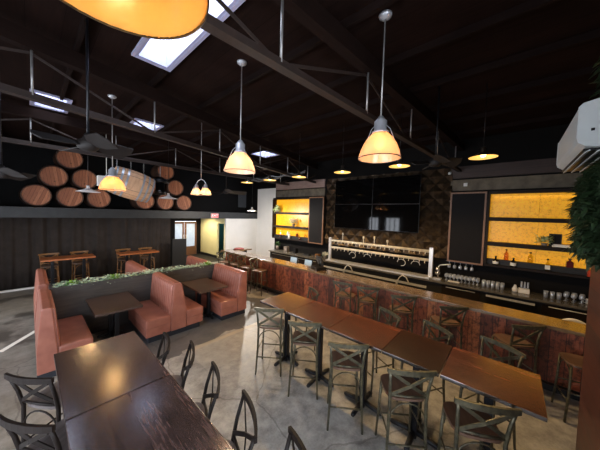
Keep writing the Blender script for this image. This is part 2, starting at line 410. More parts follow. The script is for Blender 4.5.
# ceiling with four skylight openings
xs = sorted({-3.2, 9.2} | {v for s in SKY for v in s[:2]}); ys = sorted({-2.8, 15} | {v for s in SKY for v in s[2:]})
b = MB()
for x0, x1 in zip(xs, xs[1:]):
    for y0, y1 in zip(ys, ys[1:]):
        if any(s[0]-1e-6 <= x0 and x1 <= s[1]+1e-6 and s[2]-1e-6 <= y0 and y1 <= s[3]+1e-6 for s in SKY): continue
        vs = [b.bm.verts.new(p) for p in ((x0, y0, ZC), (x0, y1, ZC), (x1, y1, ZC), (x1, y0, ZC))]; b.bm.faces.new(vs)
bmesh.ops.remove_doubles(b.bm, verts=b.bm.verts[:], dist=1e-4)
struct('ceiling', b, 'ceil')
for i, (a, bb, c, d) in enumerate(SKY):
    t = .03; w = MB()
    w.span(a-t, a, c-t, d+t, ZC-.04, ZC+.26).span(bb, bb+t, c-t, d+t, ZC-.04, ZC+.26).span(a, bb, c-t, c, ZC-.04, ZC+.26).span(a, bb, d, d+t, ZC-.04, ZC+.26)
    w.span(a-.07, a-t, c-.07, d+.07, ZC-.05, ZC-.02).span(bb+t, bb+.07, c-.07, d+.07, ZC-.05, ZC-.02).span(a-t, bb+t, d+t, d+.07, ZC-.05, ZC-.02).span(a-t, bb+t, c-.07, c-t, ZC-.05, ZC-.02)
    o = struct('window_%d' % (i+1), w, 'well')
    MB().span(a, bb, c, d, ZC+.235, ZC+.24).build('pane', 'pane', o)
# roof purlins and trusses
for k in range(12):
    x = -2.4+k*.95
    b = MB()
    segs = [(-2.8, 15)]
    for s in SKY:
        if s[0]-.1 < x < s[1]+.1: segs = [q for (p0, p1) in segs for q in ((p0, s[2]-.1), (s[3]+.1, p1))]
    for p0, p1 in segs: b.span(x-.022, x+.022, p0, p1, ZC-.09, ZC)
    struct('trim_%d' % (10+k), b, 'purlin')
for i, (y, rz) in enumerate(((1.71, -4), (4.38, 12.8), (7.68, 0))):
    o = empty('roof_truss', (0, y, 0), math.radians(rz)); o['kind'] = 'structure'
    MB().span(-3.1, 8.9, -.06, .06, ZC-.30, ZC-.1).build('top_chord', 'chord', o)
    MB().span(-3.1, 8.9, -.045, .045, 3.87, 3.885).span(-3.1, 8.9, -.01, .01, 3.885, 3.96).build('bottom_chord', 'steel_dark', o)
    px = -2.85; k = 0
    while px < 8.8:
        MB().tube([(px, 0, 3.93), (px, 0, ZC-.3)], .013, 8).build('web_post', 'rod', o)
        if px+1.45 < 8.8:
            e = ((px, .03, 3.93), (px+1.45, .03, ZC-.32)) if k % 2 else ((px, .03, ZC-.32), (px+1.45, .03, 3.93))
            MB().bar(*e, .012, .03).build('web_brace', 'steel_dark', o)
        px += 1.45; k += 1
# walls
b = MB()
for (y0, y1, z0, z1) in ((-2.8, .5, 0, ZC), (.5, 4.7, 0, .6), (.5, 4.7, 2.8, ZC), (4.7, 6.4, 0, ZC), (6.4, 7.5, 0, .9), (6.4, 7.5, 2.5, ZC), (7.5, 8.05, 0, ZC), (8.05, 8.85, 0, .9), (8.05, 8.85, 2.5, ZC), (8.85, 12.6, 0, ZC)):
    b.span(-3.2, -3.05, y0, y1, z0, z1)
struct('wall_west', b, 'grey_wall')
def window(n, c, w, h, axis):
    b = MB(); t = .05
    def sp(u0, u1, z0, z1):
        if axis == 'x': b.span(c[0]-.04, c[0]+.04, c[1]+u0, c[1]+u1, c[2]+z0, c[2]+z1)
        else: b.span(c[0]+u0, c[0]+u1, c[1]-.04, c[1]+.04, c[2]+z0, c[2]+z1)
    for u in (-w/2, -w/6, w/6, w/2): sp(u-t/2, u+t/2, -h/2, h/2)
    for z in (-h/2, h/2): sp(-w/2, w/2, z-t/2, z+t/2)
    o = struct('window_%d' % n, b, 'bezel')
    p = MB()
    if axis == 'x': p.span(c[0]-.005, c[0]+.005, c[1]-w/2, c[1]+w/2, c[2]-h/2, c[2]+h/2)
    else: p.span(c[0]-w/2, c[0]+w/2, c[1]-.005, c[1]+.005, c[2]-h/2, c[2]+h/2)
    p.build('pane', 'pane', o)
window(5, (-3.12, 2.6, 1.7), 4.2, 2.2, 'x'); window(6, (-3.12, 6.95, 1.7), 1.1, 1.6, 'x'); window(8, (-3.12, 8.45, 1.7), .8, 1.6, 'x'); window(7, (-1.2, -2.68, 1.9), 3.2, 2.0, 'y')  # large west and south windows added to carry the floor fill light
b = MB()
for (x0, x1, z0, z1) in ((-3.2, -2.8, 0, ZC), (-2.8, .4, 0, .9), (-2.8, .4, 2.9, ZC), (.4, 9.2, 0, ZC)): b.span(x0, x1, -2.75, -2.6, z0, z1)
struct('wall_south', b, 'grey_wall')
struct('wall_partition', MB().span(1.6, 2.9, -1.9, -.47, 0, ZC), 'planks')
struct('wall_east', MB().span(XR, XR+.25, -2.6, 8.62, 0, ZC), 'black_wall')
struct('wall_side', MB().span(XS, XS+.15, 8.62, 11.6, 0, 2.5).span(XS, XS+.15, 8.62, 11.38, 2.5, 3.98).span(XS-.1, XS+.15, 8.62, 8.7, 0, ZC), 'white')
struct('wall_side_upper', MB().span(XS, XS+.15, 8.62, 12.7, 3.98, ZC).span(XS, XS+.15, 11.38, 12.7, 2.5, 3.98), 'black_wall')
struct('wall_back_upper', MB().span(-3.2, 9.15, 12.6, 12.72, 2.4, ZC), 'navy_wall')
struct('trim_1', MB().span(-3.2, 8.97, YB, 12.6, 2.5, 2.57).span(-3.2, 8.97, YB, YB+.06, 2.24, 2.5), 'soffit')
struct('wall_back', MB().span(-3.2, 4.5, 11.75, 11.9, 0, 2.5), 'black_wall')
struct('wall_back_white', MB().span(6.95, XS, 11.42, 11.55, 0, 2.5), 'white')
struct('wall_hall', MB().span(6.95, 7.05, 11.55, 11.62, 0, 2.5).span(6.95, 7.05, 12.3, 14.3, 0, 2.5).span(6.95, 7.05, 11.62, 12.3, 1.95, 2.5), 'cream')
struct('wall_hall_end', MB().span(4.4, 5.25, 14.25, 14.4, 0, 2.5).span(6.72, 7.0, 14.25, 14.4, 0, 2.5).span(5.25, 6.72, 14.25, 14.4, 1.98, 2.5), 'black_wall')
struct('wall_hall_left', MB().span(4.4, 4.5, 11.9, 14.3, 0, 2.5), 'black_wall')
struct('ceiling_hall', MB().span(4.4, 9, 11.6, 14.4, 2.5, 2.55), 'black_wall')
struct('floor_hall_shade_sheet', MB().span(4.5, 6.94, 11.42, 14.25, 0, .006), 'black')  # black sheet added over the hall floor to darken it
struct('baseboard_hall', MB().span(6.93, 6.95, 12.3, 14.25, .006, .14), 'black')
struct('wall_store', MB().span(8.2, 8.3, 11.55, 13.5, 0, 2.5).span(7.05, 8.3, 13.4, 13.5, 0, 2.5), 'teal')
for i, (x0, x1) in enumerate(((5.27, 5.97), (6.0, 6.70))):
    b = MB(); z1 = 1.96
    b.span(x0, x0+.1, 14.26, 14.32, 0, z1).span(x1-.1, x1, 14.26, 14.32, 0, z1).span(x0+.1, x1-.1, 14.26, 14.32, z1-.12, z1).span(x0+.1, x1-.1, 14.26, 14.32, 0, .5)
    o = struct('door_%d' % (i+1), b, 'doorwood')
    MB().span(x0+.1, x1-.1, 14.28, 14.29, .5, z1-.12).build('pane', 'frost', o)
    hx = x1-.05 if i == 0 else x0+.05
    MB().tube([(hx, 14.2, .95), (hx, 14.2, 1.2)], .012).tube([(hx, 14.2, .97), (hx, 14.27, .97)], .008).tube([(hx, 14.2, 1.18), (hx, 14.27, 1.18)], .008).build('door_handle', 'brass', o)
# bands above the back bar
for k, (y0, y1) in enumerate(((-2.5, 1.37), (5.7, 8.55))):
    struct('trim_%d' % (2+2*k), MB().span(XR-.03, XR, y0, y1, 3.36, 3.66), 'concrete_band')
    struct('trim_%d' % (3+2*k), MB().span(XR-.06, XR, y0, y1, 3.70, 4.02), 'wood_band' if k == 0 else 'pale_band')
# relief tiles behind the televisions
b = MB(); ts = .425
y0, z0 = 1.33, 1.45
def vv(y, z, h): return b.bm.verts.new((XR-.012-h, y, z))
for i in range(10):
    for j in range(6):
        y, z = y0+i*ts, z0+j*ts; c = vv(y+ts/2, z+ts/2, .0)
        cor = [vv(y, z, .0), vv(y+ts, z, .0), vv(y+ts, z+ts, .0), vv(y, z+ts, .0)]
        mid = [vv(y+ts/2, z, .09), vv(y+ts, z+ts/2, .09), vv(y+ts/2, z+ts, .09), vv(y, z+ts/2, .09)]
        for k in range(4):
            b.bm.faces.new((cor[k], mid[k], c)); b.bm.faces.new((c, mid[k-1], cor[k]))
struct('wall_tiles', b, 'tile')
o = MB().bar((-.38, 6.68, .001), (.07, 7.36, .001), .085, .003).build('floor_sun_strip', 'stripe')  # thin pale strip standing in for a likely streak of sunlight on the floor
tag(o, 'pale stripe standing in for likely sunlight on the concrete floor left of the booths', 'floor marking')

# ------------------------------------------------------------------ cross-back chairs and stools
def make_chair(name, cat, sh, th, metal, seat, rc=.225):
    t = thing(name, '', cat)
    w = .195
    for s in (-1, 1):
        MB().tube([(.17, s*.165, sh-.01), (.18, s*.18, sh*.5), (.205, s*.195, 0)], [.015, .015, .013]).build('leg', metal, t)
        MB().tube([(-.215, s*.205, 0), (-.185, s*.185, sh*.55), (-.18, s*.18, sh), (-.18-(rc-.18)*.4, s*.19, sh+(th-sh)*.5), (-rc, s*.205, th-.005)], [.013, .016, .017, .016, .014]).build('leg', metal, t)
    b = MB()
    n = 20; prof = []
    for k in range(n):
        a = 2*PI*k/n; ca, sa = math.cos(a), math.sin(a)
        prof.append((.005+math.copysign(abs(ca)**.5, ca)*.195, math.copysign(abs(sa)**.5, sa)*.2))
    b.prism(prof, 'z', sh-.012, sh+.016, .006); b.build('seat', seat, t)
    # curved top rail
    b = MB(); N = 8; ring = []
    for k in range(N+1):
        y = -.235+.47*k/N; x = -rc-.035*(1-(y/.235)**2); hh = .024+.006*(1-(y/.235)**2)
        ring.append([b.bm.verts.new(p) for p in ((x-.011, y, th-hh), (x+.011, y, th-hh), (x+.011, y, th+hh*.8), (x-.011, y, th+hh*.8))])
    for A, B in zip(ring, ring[1:]):
        for k in range(4): b.bm.faces.new((A[k], A[(k+1) % 4], B[(k+1) % 4], B[k]))
    b.bm.faces.new(ring[0]); b.bm.faces.new(ring[-1][::-1])
    b.build('top_rail', metal, t, recalc=True)
    zb = sh+.06; zt = th-.03
    for s in (-1, 1):
        P = [Vector((-.188, -s*.175, zb)), Vector((-.20-(rc-.18)*.5, 0, (zb+zt)/2)), Vector((-rc, s*.19, zt))]
        b = MB(); ox = .006*s
        for A, B in zip(P, P[1:]): b.bar(A+Vector((ox, 0, 0)), B+Vector((ox, 0, 0)), .010, .032)
        b.build('cross_slat', metal, t)
    MB().tube([(-.182, -.18, sh+.045), (-.20, 0, sh+.05), (-.182, .18, sh+.045)], .012).build('lower_rail', metal, t)
    arc = [(-.186, -.175*math.cos(a), sh-.20+.17*math.sin(a)) for a in [PI*k/10 for k in range(11)]]
    MB().tube(arc, .008, 6).build('arch_brace', metal, t)
    arc = [(.172, -.16*math.cos(a), sh-.20+.17*math.sin(a)) for a in [PI*k/10 for k in range(11)]]
    MB().tube(arc, .008, 6).build('arch_brace', metal, t)
    for zz, s in ((sh*.38, 0), (sh*.52, 1)):
        if s:
            for q in (-1, 1): MB().tube([(-.196, q*.188, zz), (.186, q*.18, zz)], .009, 6).build('stretcher', metal, t)
        else:
            MB().tube([(-.2, -.19, zz), (-.2, .19, zz)], .010, 6).build('stretcher', metal, t)
            MB().tube([(.192, -.183, zz), (.192, .183, zz)], .010, 6).build('stretcher', metal, t)
    return t
def put(proto, state, mid, theta, label, group=None, back=.235):
    """mid: centre of the top rail on plan; theta: direction of the rail; seat lies at theta+90."""
    a = math.radians(theta+90); x, y = mid[0]+math.cos(a)*back, mid[1]+math.sin(a)*back
    o = place(proto, state[0], (x, y, 0), a, label, group); state[0] = True; return o
STH = 1.09
stool = make_chair('bar_stool', 'bar stool', .75, STH, 'olive', 'seatwood', .24); st = [False]
for mid, th, lab in [
    ((2.49, 2.80), -53, 'olive metal cross-back stool at the table end nearest the booths, back to the open floor'),
    ((2.52, 2.09), -54, 'second olive metal cross-back stool along the open-floor side of the tables, from the booth end'),
    ((2.46, 1.37), -54, 'olive metal cross-back stool halfway along the open-floor side of the tables'),
    ((2.475, .67), -52, 'olive metal cross-back stool on the open-floor side beside the dark fourth tabletop'),
    ((2.45, .085), -62, 'large nearest cross-back stool in front of the golden-lit end tabletop')]:
    put(stool, st, mid, th, lab, 'bar stools on the open-floor side of the high tables')
for mid, th, lab in [
    ((3.70, 2.88), 62, 'cross-back stool on the bar side of the table nearest the booths, mostly hidden'),
    ((3.72, 1.38), 63, 'cross-back stool on the bar side behind the middle of the high tables'),
    ((3.70, .71), 61, 'cross-back stool on the bar side at the seam before the end tabletop'),
    ((3.73, .03), 64, 'cross-back stool with pale top rail on the bar side of the golden-lit end tabletop')]:
    put(stool, st, mid, th, lab, 'bar stools on the bar side of the high tables')
for mid, th, lab in [
    ((4.62, 2.78), -80, 'cross-back stool at the bar front beneath the left half of the tap tower'),
    ((4.70, 2.21), -61, 'cross-back stool at the bar front beneath the right half of the tap tower'),
    ((4.70, 1.48), -61, 'cross-back stool at the bar front just right of the tap tower'),
    ((4.76, .68), -52, 'cross-back stool at the dim bar front beneath the chalkboard right of the televisions'),
    ((4.72, -.24), -50, 'dark cross-back stool at the bar front beneath the lit right-hand shelves'),
    ((4.86, -1.02), 12, 'dark stool at the bar front half hidden by the brown plank wall')]:
    put(stool, st, mid, th, lab, 'bar stools along the bar front')
for mid, th, lab in [
    ((4.82, 6.2), -90, 'nearest bar stool of the row at the far end of the bar'),
    ((4.80, 6.86), -92, 'second bar stool of the row at the far end of the bar'),
    ((4.80, 7.48), -86, 'third bar stool of the row at the far end of the bar'),
    ((4.74, 8.05), -90, 'last bar stool at the far corner of the bar by the doorway')]:
    put(stool, st, mid, th-70, lab, 'bar stools at the far end of the bar', back=.2)
rear = make_chair('bar_stool', 'bar stool', .75, STH, 'amberwood', 'seatwood'); sr = [False]
for mid, th, lab in [((.40, 11.02), 182, 'brown wooden cross-back stool behind the left curtain-side table, on its left'),
                     ((1.12, 11.03), 182, 'brown wooden cross-back stool behind the left curtain-side table, on its right'),
                     ((2.30, 10.80), 184, 'brown wooden cross-back stool behind the right curtain-side table, on its left'),
                     ((3.0, 10.72), 182, 'brown wooden cross-back stool behind the right curtain-side table, on its right')]:
    put(rear, sr, mid, th, lab, 'wooden stools along the curtain')
black = make_chair('bar_stool', 'bar stool', .75, STH, 'darkwood', 'darkseat', .265); sc = [False]
for mid, th, lab in [((-.035, 3.11), -54, 'black cross-back stool at the left side of the dark table, the farther of two'),
                     ((-.05, 2.46), -57, 'black cross-back stool at the bottom left picture edge beside the dark table'),
                     ((1.03, 2.90), 75, 'black cross-back stool farthest along the right side of the dark table'),
                     ((1.13, 2.49), 65, 'second black cross-back stool along the right side of the dark table'),
                     ((1.11, 1.95), 66, 'third black cross-back stool along the right side of the dark table'),
                     ((1.09, 1.41), 65, 'tallest-looking black cross-back stool, fourth along the right side of the dark table'),
                     ((1.10, .885), 63, 'black stool back corner poking in at the bottom picture edge')]:
    put(black, sc, mid, th, lab, 'black stools around the dark high tables', back=.28)

# ------------------------------------------------------------------ tables
def t_base(b, x, y, h, L, c=.05):
    b.box((x, y, h/2), (c*1.5, c*1.5, h), bev=.008)
    for a in (0, 1):
        d = Vector((math.cos(a*PI/2), math.sin(a*PI/2), 0))*L/2
        for s in (-1, 1):
            b.tube([(x, y, .07), (x+s*d.x*.9, y+s*d.y*.9, .035), (x+s*d.x, y+s*d.y, .03)], [.035, .03, .02], 8)
    return b
ys = [3.235, 2.55, 1.79, 1.05, .465, -.285]
tl = ['red-brown high table nearest the booths with a golden reflection on its end', 'second red-brown high table from the booths', 'middle red-brown high table of the row of five',
      'darker fourth high table in the row of five', 'end high table in the row nearest the plank wall, lit golden']
for i, (a, bb) in enumerate(zip(ys, ys[1:])):
    y = (a+bb)/2; dy = a-bb-.012
    t = thing('high_table', tl[i], 'table', (3.0, y, 0), 0, 'row of five high tables')
    MB().box((0, 0, 1.052), (.70, dy, .036), bev=.004).build('tabletop', 'tabletop_dark' if i == 3 else 'tabletop', t)
    MB().box((0, 0, 1.025), (.5, dy*.7, .02)).build('top_plate', 'blacksteel', t)
    t_base(MB(), 0, 0, 1.02, .56).build('base', 'blacksteel', t)
for y0, y1, lab in ((2.335, 3.50, 'long dark brown high table at the left, far half of the pair before the booth'), (1.15, 2.32, 'long dark brown high table at the left, near half cut by the picture edge')):
    t = thing('high_table', lab, 'table', (.502, (y0+y1)/2, 0), 0, 'pair of dark high tables')
    MB().box((0, 0, 1.05), (.71, y1-y0, .04), bev=.004).build('tabletop', 'darktop', t)
    for q in (-1, 1): t_base(MB(), 0, q*.33, 1.03, .5).build('base', 'blacksteel', t)
for x, y0, y1, lab in ((1.08, 5.26, 6.36, 'dark booth table in the front left booth'), (2.90, 5.22, 6.28, 'dark booth table in the front right booth'),
                       (1.08, 7.0, 8.3, 'dark booth table behind the planter wall on the left'), (2.90, 7.0, 8.3, 'dark booth table behind the planter wall on the right')):
    t = thing('booth_table', lab, 'table', (x, (y0+y1)/2, 0), 0, 'booth tables')
    MB().box((0, 0, .74), (.71, y1-y0, .04), bev=.005).build('tabletop', 'boothtop', t)
    for s in (-1, 1): t_base(MB(), 0, s*.25, .72, .44).build('base', 'blacksteel', t)
for x0, x1, y0, y1, lab in ((.19, 1.39, 9.88, 10.5, 'orange-brown high table by the curtain, left of the two'), (2.0, 3.19, 9.75, 10.3, 'orange-brown high table by the curtain, right of the two')):
    t = thing('high_table', lab, 'table', ((x0+x1)/2, (y0+y1)/2, 0), 0, 'high tables by the curtain')
    MB().box((0, 0, 1.05), (x1-x0, y1-y0, .045), bev=.004).build('tabletop', 'orangetop', t)
    for s in (-1, 1): t_base(MB(), s*.35, 0, 1.02, .44).build('base', 'blacksteel', t)

# ------------------------------------------------------------------ booths
def channel_back(x0, xt, y0, y1, z0, z1, sgn):
    """upholstered back front: vertical channels; the face leans from x0 (bottom) to xt (top), bulging towards sgn."""
    b = MB(); n = max(3, round((y1-y0)/.1)); sub = 6; rows = [(0, 0), (.25, .25), (.5, .5), (.75, .75), (.94, .94), (1, 1)]
    G = []
    for k in range(n*sub+1):
        y = y0+(y1-y0)*k/(n*sub); bul = .014*abs(math.sin(PI*k/sub))
        colv = []
        for (u, v) in rows:
            x = x0+(xt-x0)*u + sgn*(.022+bul)*(1 if v < .97 else .2)
            colv.append(b.bm.verts.new((x, y, z0+(z1-z0)*v)))
        colv.append(b.bm.verts.new((xt-sgn*.02, y, z1)))
        colv.append(b.bm.verts.new((x0-sgn*.02, y, z0)))
        G.append(colv)
    for A, B in zip(G, G[1:]):
        for j in range(len(A)):
            f = b.bm.faces.new((A[j], A[(j+1) % len(A)], B[(j+1) % len(A)], B[j])); f.smooth = True
    b.bm.faces.new(G[0][::-1]); b.bm.faces.new(G[-1])
    return b
def booth(label, y0, y1, xb0, xb1, xt0, xt1, sides, H=1.10, group='salmon booth benches'):
    """one bench or double bench; back body from xb0..xb1 at the seat, xt0..xt1 on top; sides: list of (sign, seat depth)."""
    t = thing('booth_bench', label, 'booth seat', ((xb0+xb1)/2, (y0+y1)/2, 0), 0, group)
    ox, oy = (xb0+xb1)/2, (y0+y1)/2
    ya, yb = y0-oy, y1-oy
    P = [(xb0-ox, .12), (xb1-ox, .12), (xb1-ox, .45), (xt1-ox, H-.03), (xt1-ox-.02, H), (xt0-ox+.02, H), (xt0-ox, H-.03), (xb0-ox, .45)]
    MB().prism(P, 'y', ya, yb, .012).build('back_body', 'leather', t)
    xs0, xs1 = xb0-ox, xb1-ox
    for s, dep in sides:
        xe = (xb1-ox) if s > 0 else (xb0-ox); xt = (xt1-ox) if s > 0 else (xt0-ox)
        channel_back(xe-.0*s, xt, ya+.02, yb-.02, .46, H-.015, s).build('back_cushion', 'leather', t, recalc=True)
        c = xe+s*dep/2
        MB().box((c, 0, .375), (dep, yb-ya, .19), bev=.035).build('seat_cushion', 'leather', t)
        MB().box((c, 0, .21), (dep-.02, yb-ya-.02, .17), bev=.01).build('seat_base', 'leather', t)
        xs0, xs1 = min(xs0, xe+s*(dep-.06)), max(xs1, xe+s*(dep-.06))
    MB().span(xs0, xs1, ya+.06, yb-.04, 0, .13).build('plinth', 'kick', t)
    return t
booth('salmon leather bench at the left end of the front booths, seat facing the planter table', 5.08, 6.38, .04, .26, .09, .21, [(1, .42)])
booth('salmon leather double bench between the two front booths', 5.12, 6.38, 1.90, 2.20, 1.95, 2.09, [(-1, .46), (1, .38)])
booth('salmon leather bench at the right end of the front booths, back towards the bar', 5.02, 6.38, 3.42, 3.68, 3.54, 3.68, [(-1, .46)])
booth('salmon leather bench behind the planter wall at the far left, mostly hidden', 6.72, 8.48, .04, .26, .09, .21, [(1, .42)])
booth('salmon leather double bench behind the planter wall in the middle', 6.72, 8.32, 1.82, 2.12, 1.86, 2.01, [(-1, .44), (1, .40)])
booth('salmon leather bench behind the planter wall on the right, before the hall doors', 6.72, 8.05, 3.40, 3.62, 3.48, 3.62, [(-1, .44)])
t = thing('planter_wall', 'low charcoal planter wall running between the front and rear booths', 'planter wall', (1.85, 6.55, 0))
MB().span(-1.62, 1.72, -.155, -.115, 0, 1.07).build('front_panel', 'planter', t)
MB().span(-1.62, 1.72, .115, .155, 0, 1.07).build('rear_panel', 'planter', t)
MB().span(-1.62, -1.58, -.115, .115, 0, 1.07).span(1.68, 1.72, -.115, .115, 0, 1.07).build('end_panel', 'planter', t)
MB().span(-1.58, 1.68, -.115, .115, .9, .98).build('soil', 'black', t)
b = MB()
for k in range(1300):
    x = random.uniform(.28, 3.52); y = random.uniform(6.42, 6.66); z = 1.0+random.uniform(0, .11)
    a = random.uniform(0, 2*PI); b.leaf((x, y, z), (math.cos(a), math.sin(a), random.uniform(-.15, .9)), random.uniform(.05, .10), random.uniform(.025, .045))
tag(b.build('succulent_garland', 'pale_leaf'), 'pale green succulent foliage trailing along the planter wall top', 'plants', kind='stuff')
for x, w, lab in ((.55, .12, 'small bright green plant near the left end of the planter wall'), (1.22, .16, 'bright lime green moss mound mid-way along the left planter'), (3.38, .18, 'bright lime green plant at the right end of the planter wall')):
    b = MB()
    for k in range(150):
        a = random.uniform(0, 2*PI); e = random.uniform(.1, 1.3); r = random.uniform(0, w*.6)
        b.leaf((x+r*math.cos(a), 6.53+r*.6*math.sin(a), 1.0+random.uniform(0, .1)), (math.cos(a)*math.cos(e), math.sin(a)*math.cos(e), math.sin(e)), random.uniform(.05, .09), .03)
    tag(b.build('moss_plant', 'bright_leaf'), lab, 'plant', 'bright plants on the planter wall')

# ------------------------------------------------------------------ bar
t = thing('bar_counter', 'long wooden bar with distressed red board front and varnished top', 'bar', (0, 0, 0))
MB().span(5.04, 5.52, -1.9, 8.66, 1.02, 1.07, .006).span(5.5, 6.25, 8.22, 8.66, 1.02, 1.07, .006).build('countertop', 'bartop', t)
MB().span(5.24, 5.28, -1.9, 8.6, .10, 1.02).build('front_panel', 'barfront', t)
MB().span(5.26, 5.30, -1.9, 8.6, 0, .10).build('kick_board', 'black', t)
MB().span(5.28, 6.2, 8.5, 8.56, 0, 1.02).span(5.44, 5.48, -1.9, 8.5, 0, 1.02).build('rear_panel', 'black', t)
MB().span(5.52, 5.98, -1.9, 8.1, .84, .88).build('work_shelf', 'steel', t)
MB().span(5.5, 5.95, -1.9, 8.1, 0, .84).build('work_cabinet', 'black', t)
MB().tube([(5.08, -1.9, .2), (5.08, 8.5, .2)], .02).build('foot_rail', 'blacksteel', t)
b = MB()
t = thing('back_counter', 'dark back bar cabinets with grey stone worktop below the lit shelves', 'counter', (0, 0, 0))
MB().span(7.24, XR-.02, -2.4, 8.3, .86, .91, .004).build('worktop', 'counter', t)
MB().span(7.34, XR-.02, -2.4, 8.3, .02, .86).build('cabinet', 'black', t)
for y0, y1 in ((-2.3, -.55), (.52, 1.35), (5.5, 6.6), (6.65, 8.2)):
    d = MB().span(7.32, 7.34, y0, y1, .1, .82).build('door', 'shelf', t)
    MB().tube([(7.30, y0+.1, .78), (7.30, y1-.1, .78)], .01).build('handle', 'steel', d)
t = thing('backbar_fridge', 'black under-counter fridge with a steel top rail, below the row of glasses', 'fridge', (7.30, -.02, 0))
MB().span(-.08, .03, -.42, .42, .05, .80).build('door', 'bezel', t)
MB().span(-.10, -.08, -.42, .42, .765, .81).build('rail', 'steel', t)
# tap tower
t = thing('tap_tower', 'long double-pipe brass beer tap tower standing on the back counter below the televisions', 'beer tap', (7.42, 3.36, .91))
for y in (-1.70, 1.68): MB().span(-.04, .04, y-.05, y+.05, 0, .86, .008).lathe([(.075, 0), (.075, .02), (.05, .03)], 16, (0, y, 0)).build('post', 'steel', t)
for z in (.50, .75):
    MB().tube([(0, -1.66, z), (0, 1.64, z)], .04, 12).build('pipe', 'brass', t)
    for k in range(22):
        y = -1.56+k*.1435
        b = MB().tube([(-.02, y, z-.02), (-.075, y, z-.025), (-.09, y, z-.085)], [.011, .011, .009], 6).tube([(-.06, y, z-.02), (-.062, y, z+.03)], .009, 6)
        b.build('tap', 'brass', t)
MB().span(-.20, .14, -1.72, 1.74, .0, .05, .006).build('drip_tray', 'steel', t)
for y, h, m in ((1.16, 1.06, 'steel'), (.36, 1.0, 'brass'), (-.02, 1.03, 'brass'), (-.45, .95, 'brass')):
    MB().tube([(0, y, .78), (0, y, h-.06)], .012, 8).lathe([(.0, h-.08), (.03, h-.07), (.026, h), (0, h+.01)], 10, (0, y, 0)).build('tap_handle', m, t)
for y, s in ((.75, 1), (.2, -1), (-.9, 1), (-1.3, -1)):
    a = [(0, y+.12*math.cos(q), .32+.10*math.sin(q)) for q in [k*PI/6 for k in range(10 if s > 0 else 7)]]
    MB().tube(a, .008, 6).build('beer_line', 'paper', t)
MB().span(7.20, 7.24, 1.7, 5.2, .66, .72).build('t', 'steel')
o = bpy.data.objects['t']; o.name = 'counter_rail'; tag(o, 'long steel rail along the counter edge beneath the tap tower', 'rail')
for k, (y, z) in enumerate(((4.1, .0), (2.3, .0))):
    t = thing('bar_tap_gun', ('white coiled soda gun hose under the left half of the tap tower', 'white coiled soda gun hose under the right half of the tap tower')[k], 'soda gun', (7.17, y, .66), 0)
    MB().tube([(0, -.16, .06), (.0, -.08, .20), (-.02, .02, .26), (-.03, .1, .18), (-.02, .16, .05)], .016, 8).build('hose', 'paper', t)
    MB().box((-.02, .17, .03), (.05, .05, .12), bev=.01).build('nozzle', 'steel', t)

# shelf units
def shelf_unit(label, y0, y1, zs, post):
    t = thing('lit_shelf_unit', label, 'shelf', (7.64, (y0+y1)/2, 0), 0); oy = (y0+y1)/2; a, bb = y0-oy, y1-oy
    n = 3
    for k in range(n):
        u0 = a+(bb-a)*k/n; u1 = a+(bb-a)*(k+1)/n
        MB().span(.20, .22, u0+.002, u1-.002, zs[0]+.02, zs[-1]).build('backlit_panel', 'amber', t)
    for i, z in enumerate(zs):
        if i == 0: MB().span(-.02, .25, a, bb, z-.05, z, .004).build('shelf', 'shelf', t)
        elif i == len(zs)-1: MB().span(.0, .25, a, bb, z, z+.07).build('shelf', 'shelf', t)
        else: MB().span(-.01, .22, a, bb, z-.095, z, .004).build('shelf', 'shelf', t)
    MB().span(.09, .20, a, bb, zs[0], zs[0]+.13).build('step_shelf', 'black', t)
    for s in post: MB().span(-.02, .23, s-oy-.025, s-oy+.025, zs[0], zs[-1]).build('upright', 'shelf', t)
    for z0, z1 in zip(zs, zs[1:]):
        lamp('AREA', 'shelf_led', (7.80, oy, z1-.055), .30*(y1-y0), (1, .80, .38), (.03, (y1-y0)*.96), (0, math.radians(-12), 0))
    return t
ZS = [1.48, 2.04, 2.66, 3.24]
shelf_unit('amber backlit bottle shelves on the right half of the bar wall', -2.3, .50, ZS, (.49,))
shelf_unit('amber backlit bottle shelves at the far left of the bar wall', 6.34, 8.5, ZS, (8.49,))
for y0, y1, lab in ((.53, 1.32, 'dark framed chalkboard panel beside the right-hand lit shelves'), (5.58, 6.32, 'dark framed chalkboard panel beside the far left lit shelves')):
    t = thing('chalkboard', lab, 'chalkboard', (7.66, (y0+y1)/2, 1.42)); w = (y1-y0)/2; h = 1.88
    MB().span(.0, .03, -w+.03, w-.03, .03, h-.03).build('panel', 'chalk', t)
    MB().span(-.012, .04, -w, -w+.04, 0, h).span(-.012, .04, w-.04, w, 0, h).span(-.012, .04, -w+.04, w-.04, 0, .04).span(-.012, .04, -w+.04, w-.04, h-.04, h).build('frame', 'oak', t)
    MB().span(.04, .23, -w+.02, w-.02, .02, h-.02).build('cabinet', 'black', t)
for (y, z, lab) in ((4.335, 3.435, 'upper left'), (2.845, 3.435, 'upper right'), (4.335, 2.565, 'lower left'), (2.845, 2.565, 'lower right')):
    t = thing('television', 'black flat television, %s of the four-screen wall above the taps' % lab, 'television', (XR-.21, y, z), 0, 'four-screen video wall')
    MB().box((.03, 0, 0), (.05, 1.485, .866), bev=.006).build('casing', 'bezel', t)
    MB().box((.002, 0, 0), (.006, 1.467, .848)).build('screen', 'screen', t)
    MB().span(.05, .10, -.3, .3, -.2, .2).build('bracket', 'bezel', t)

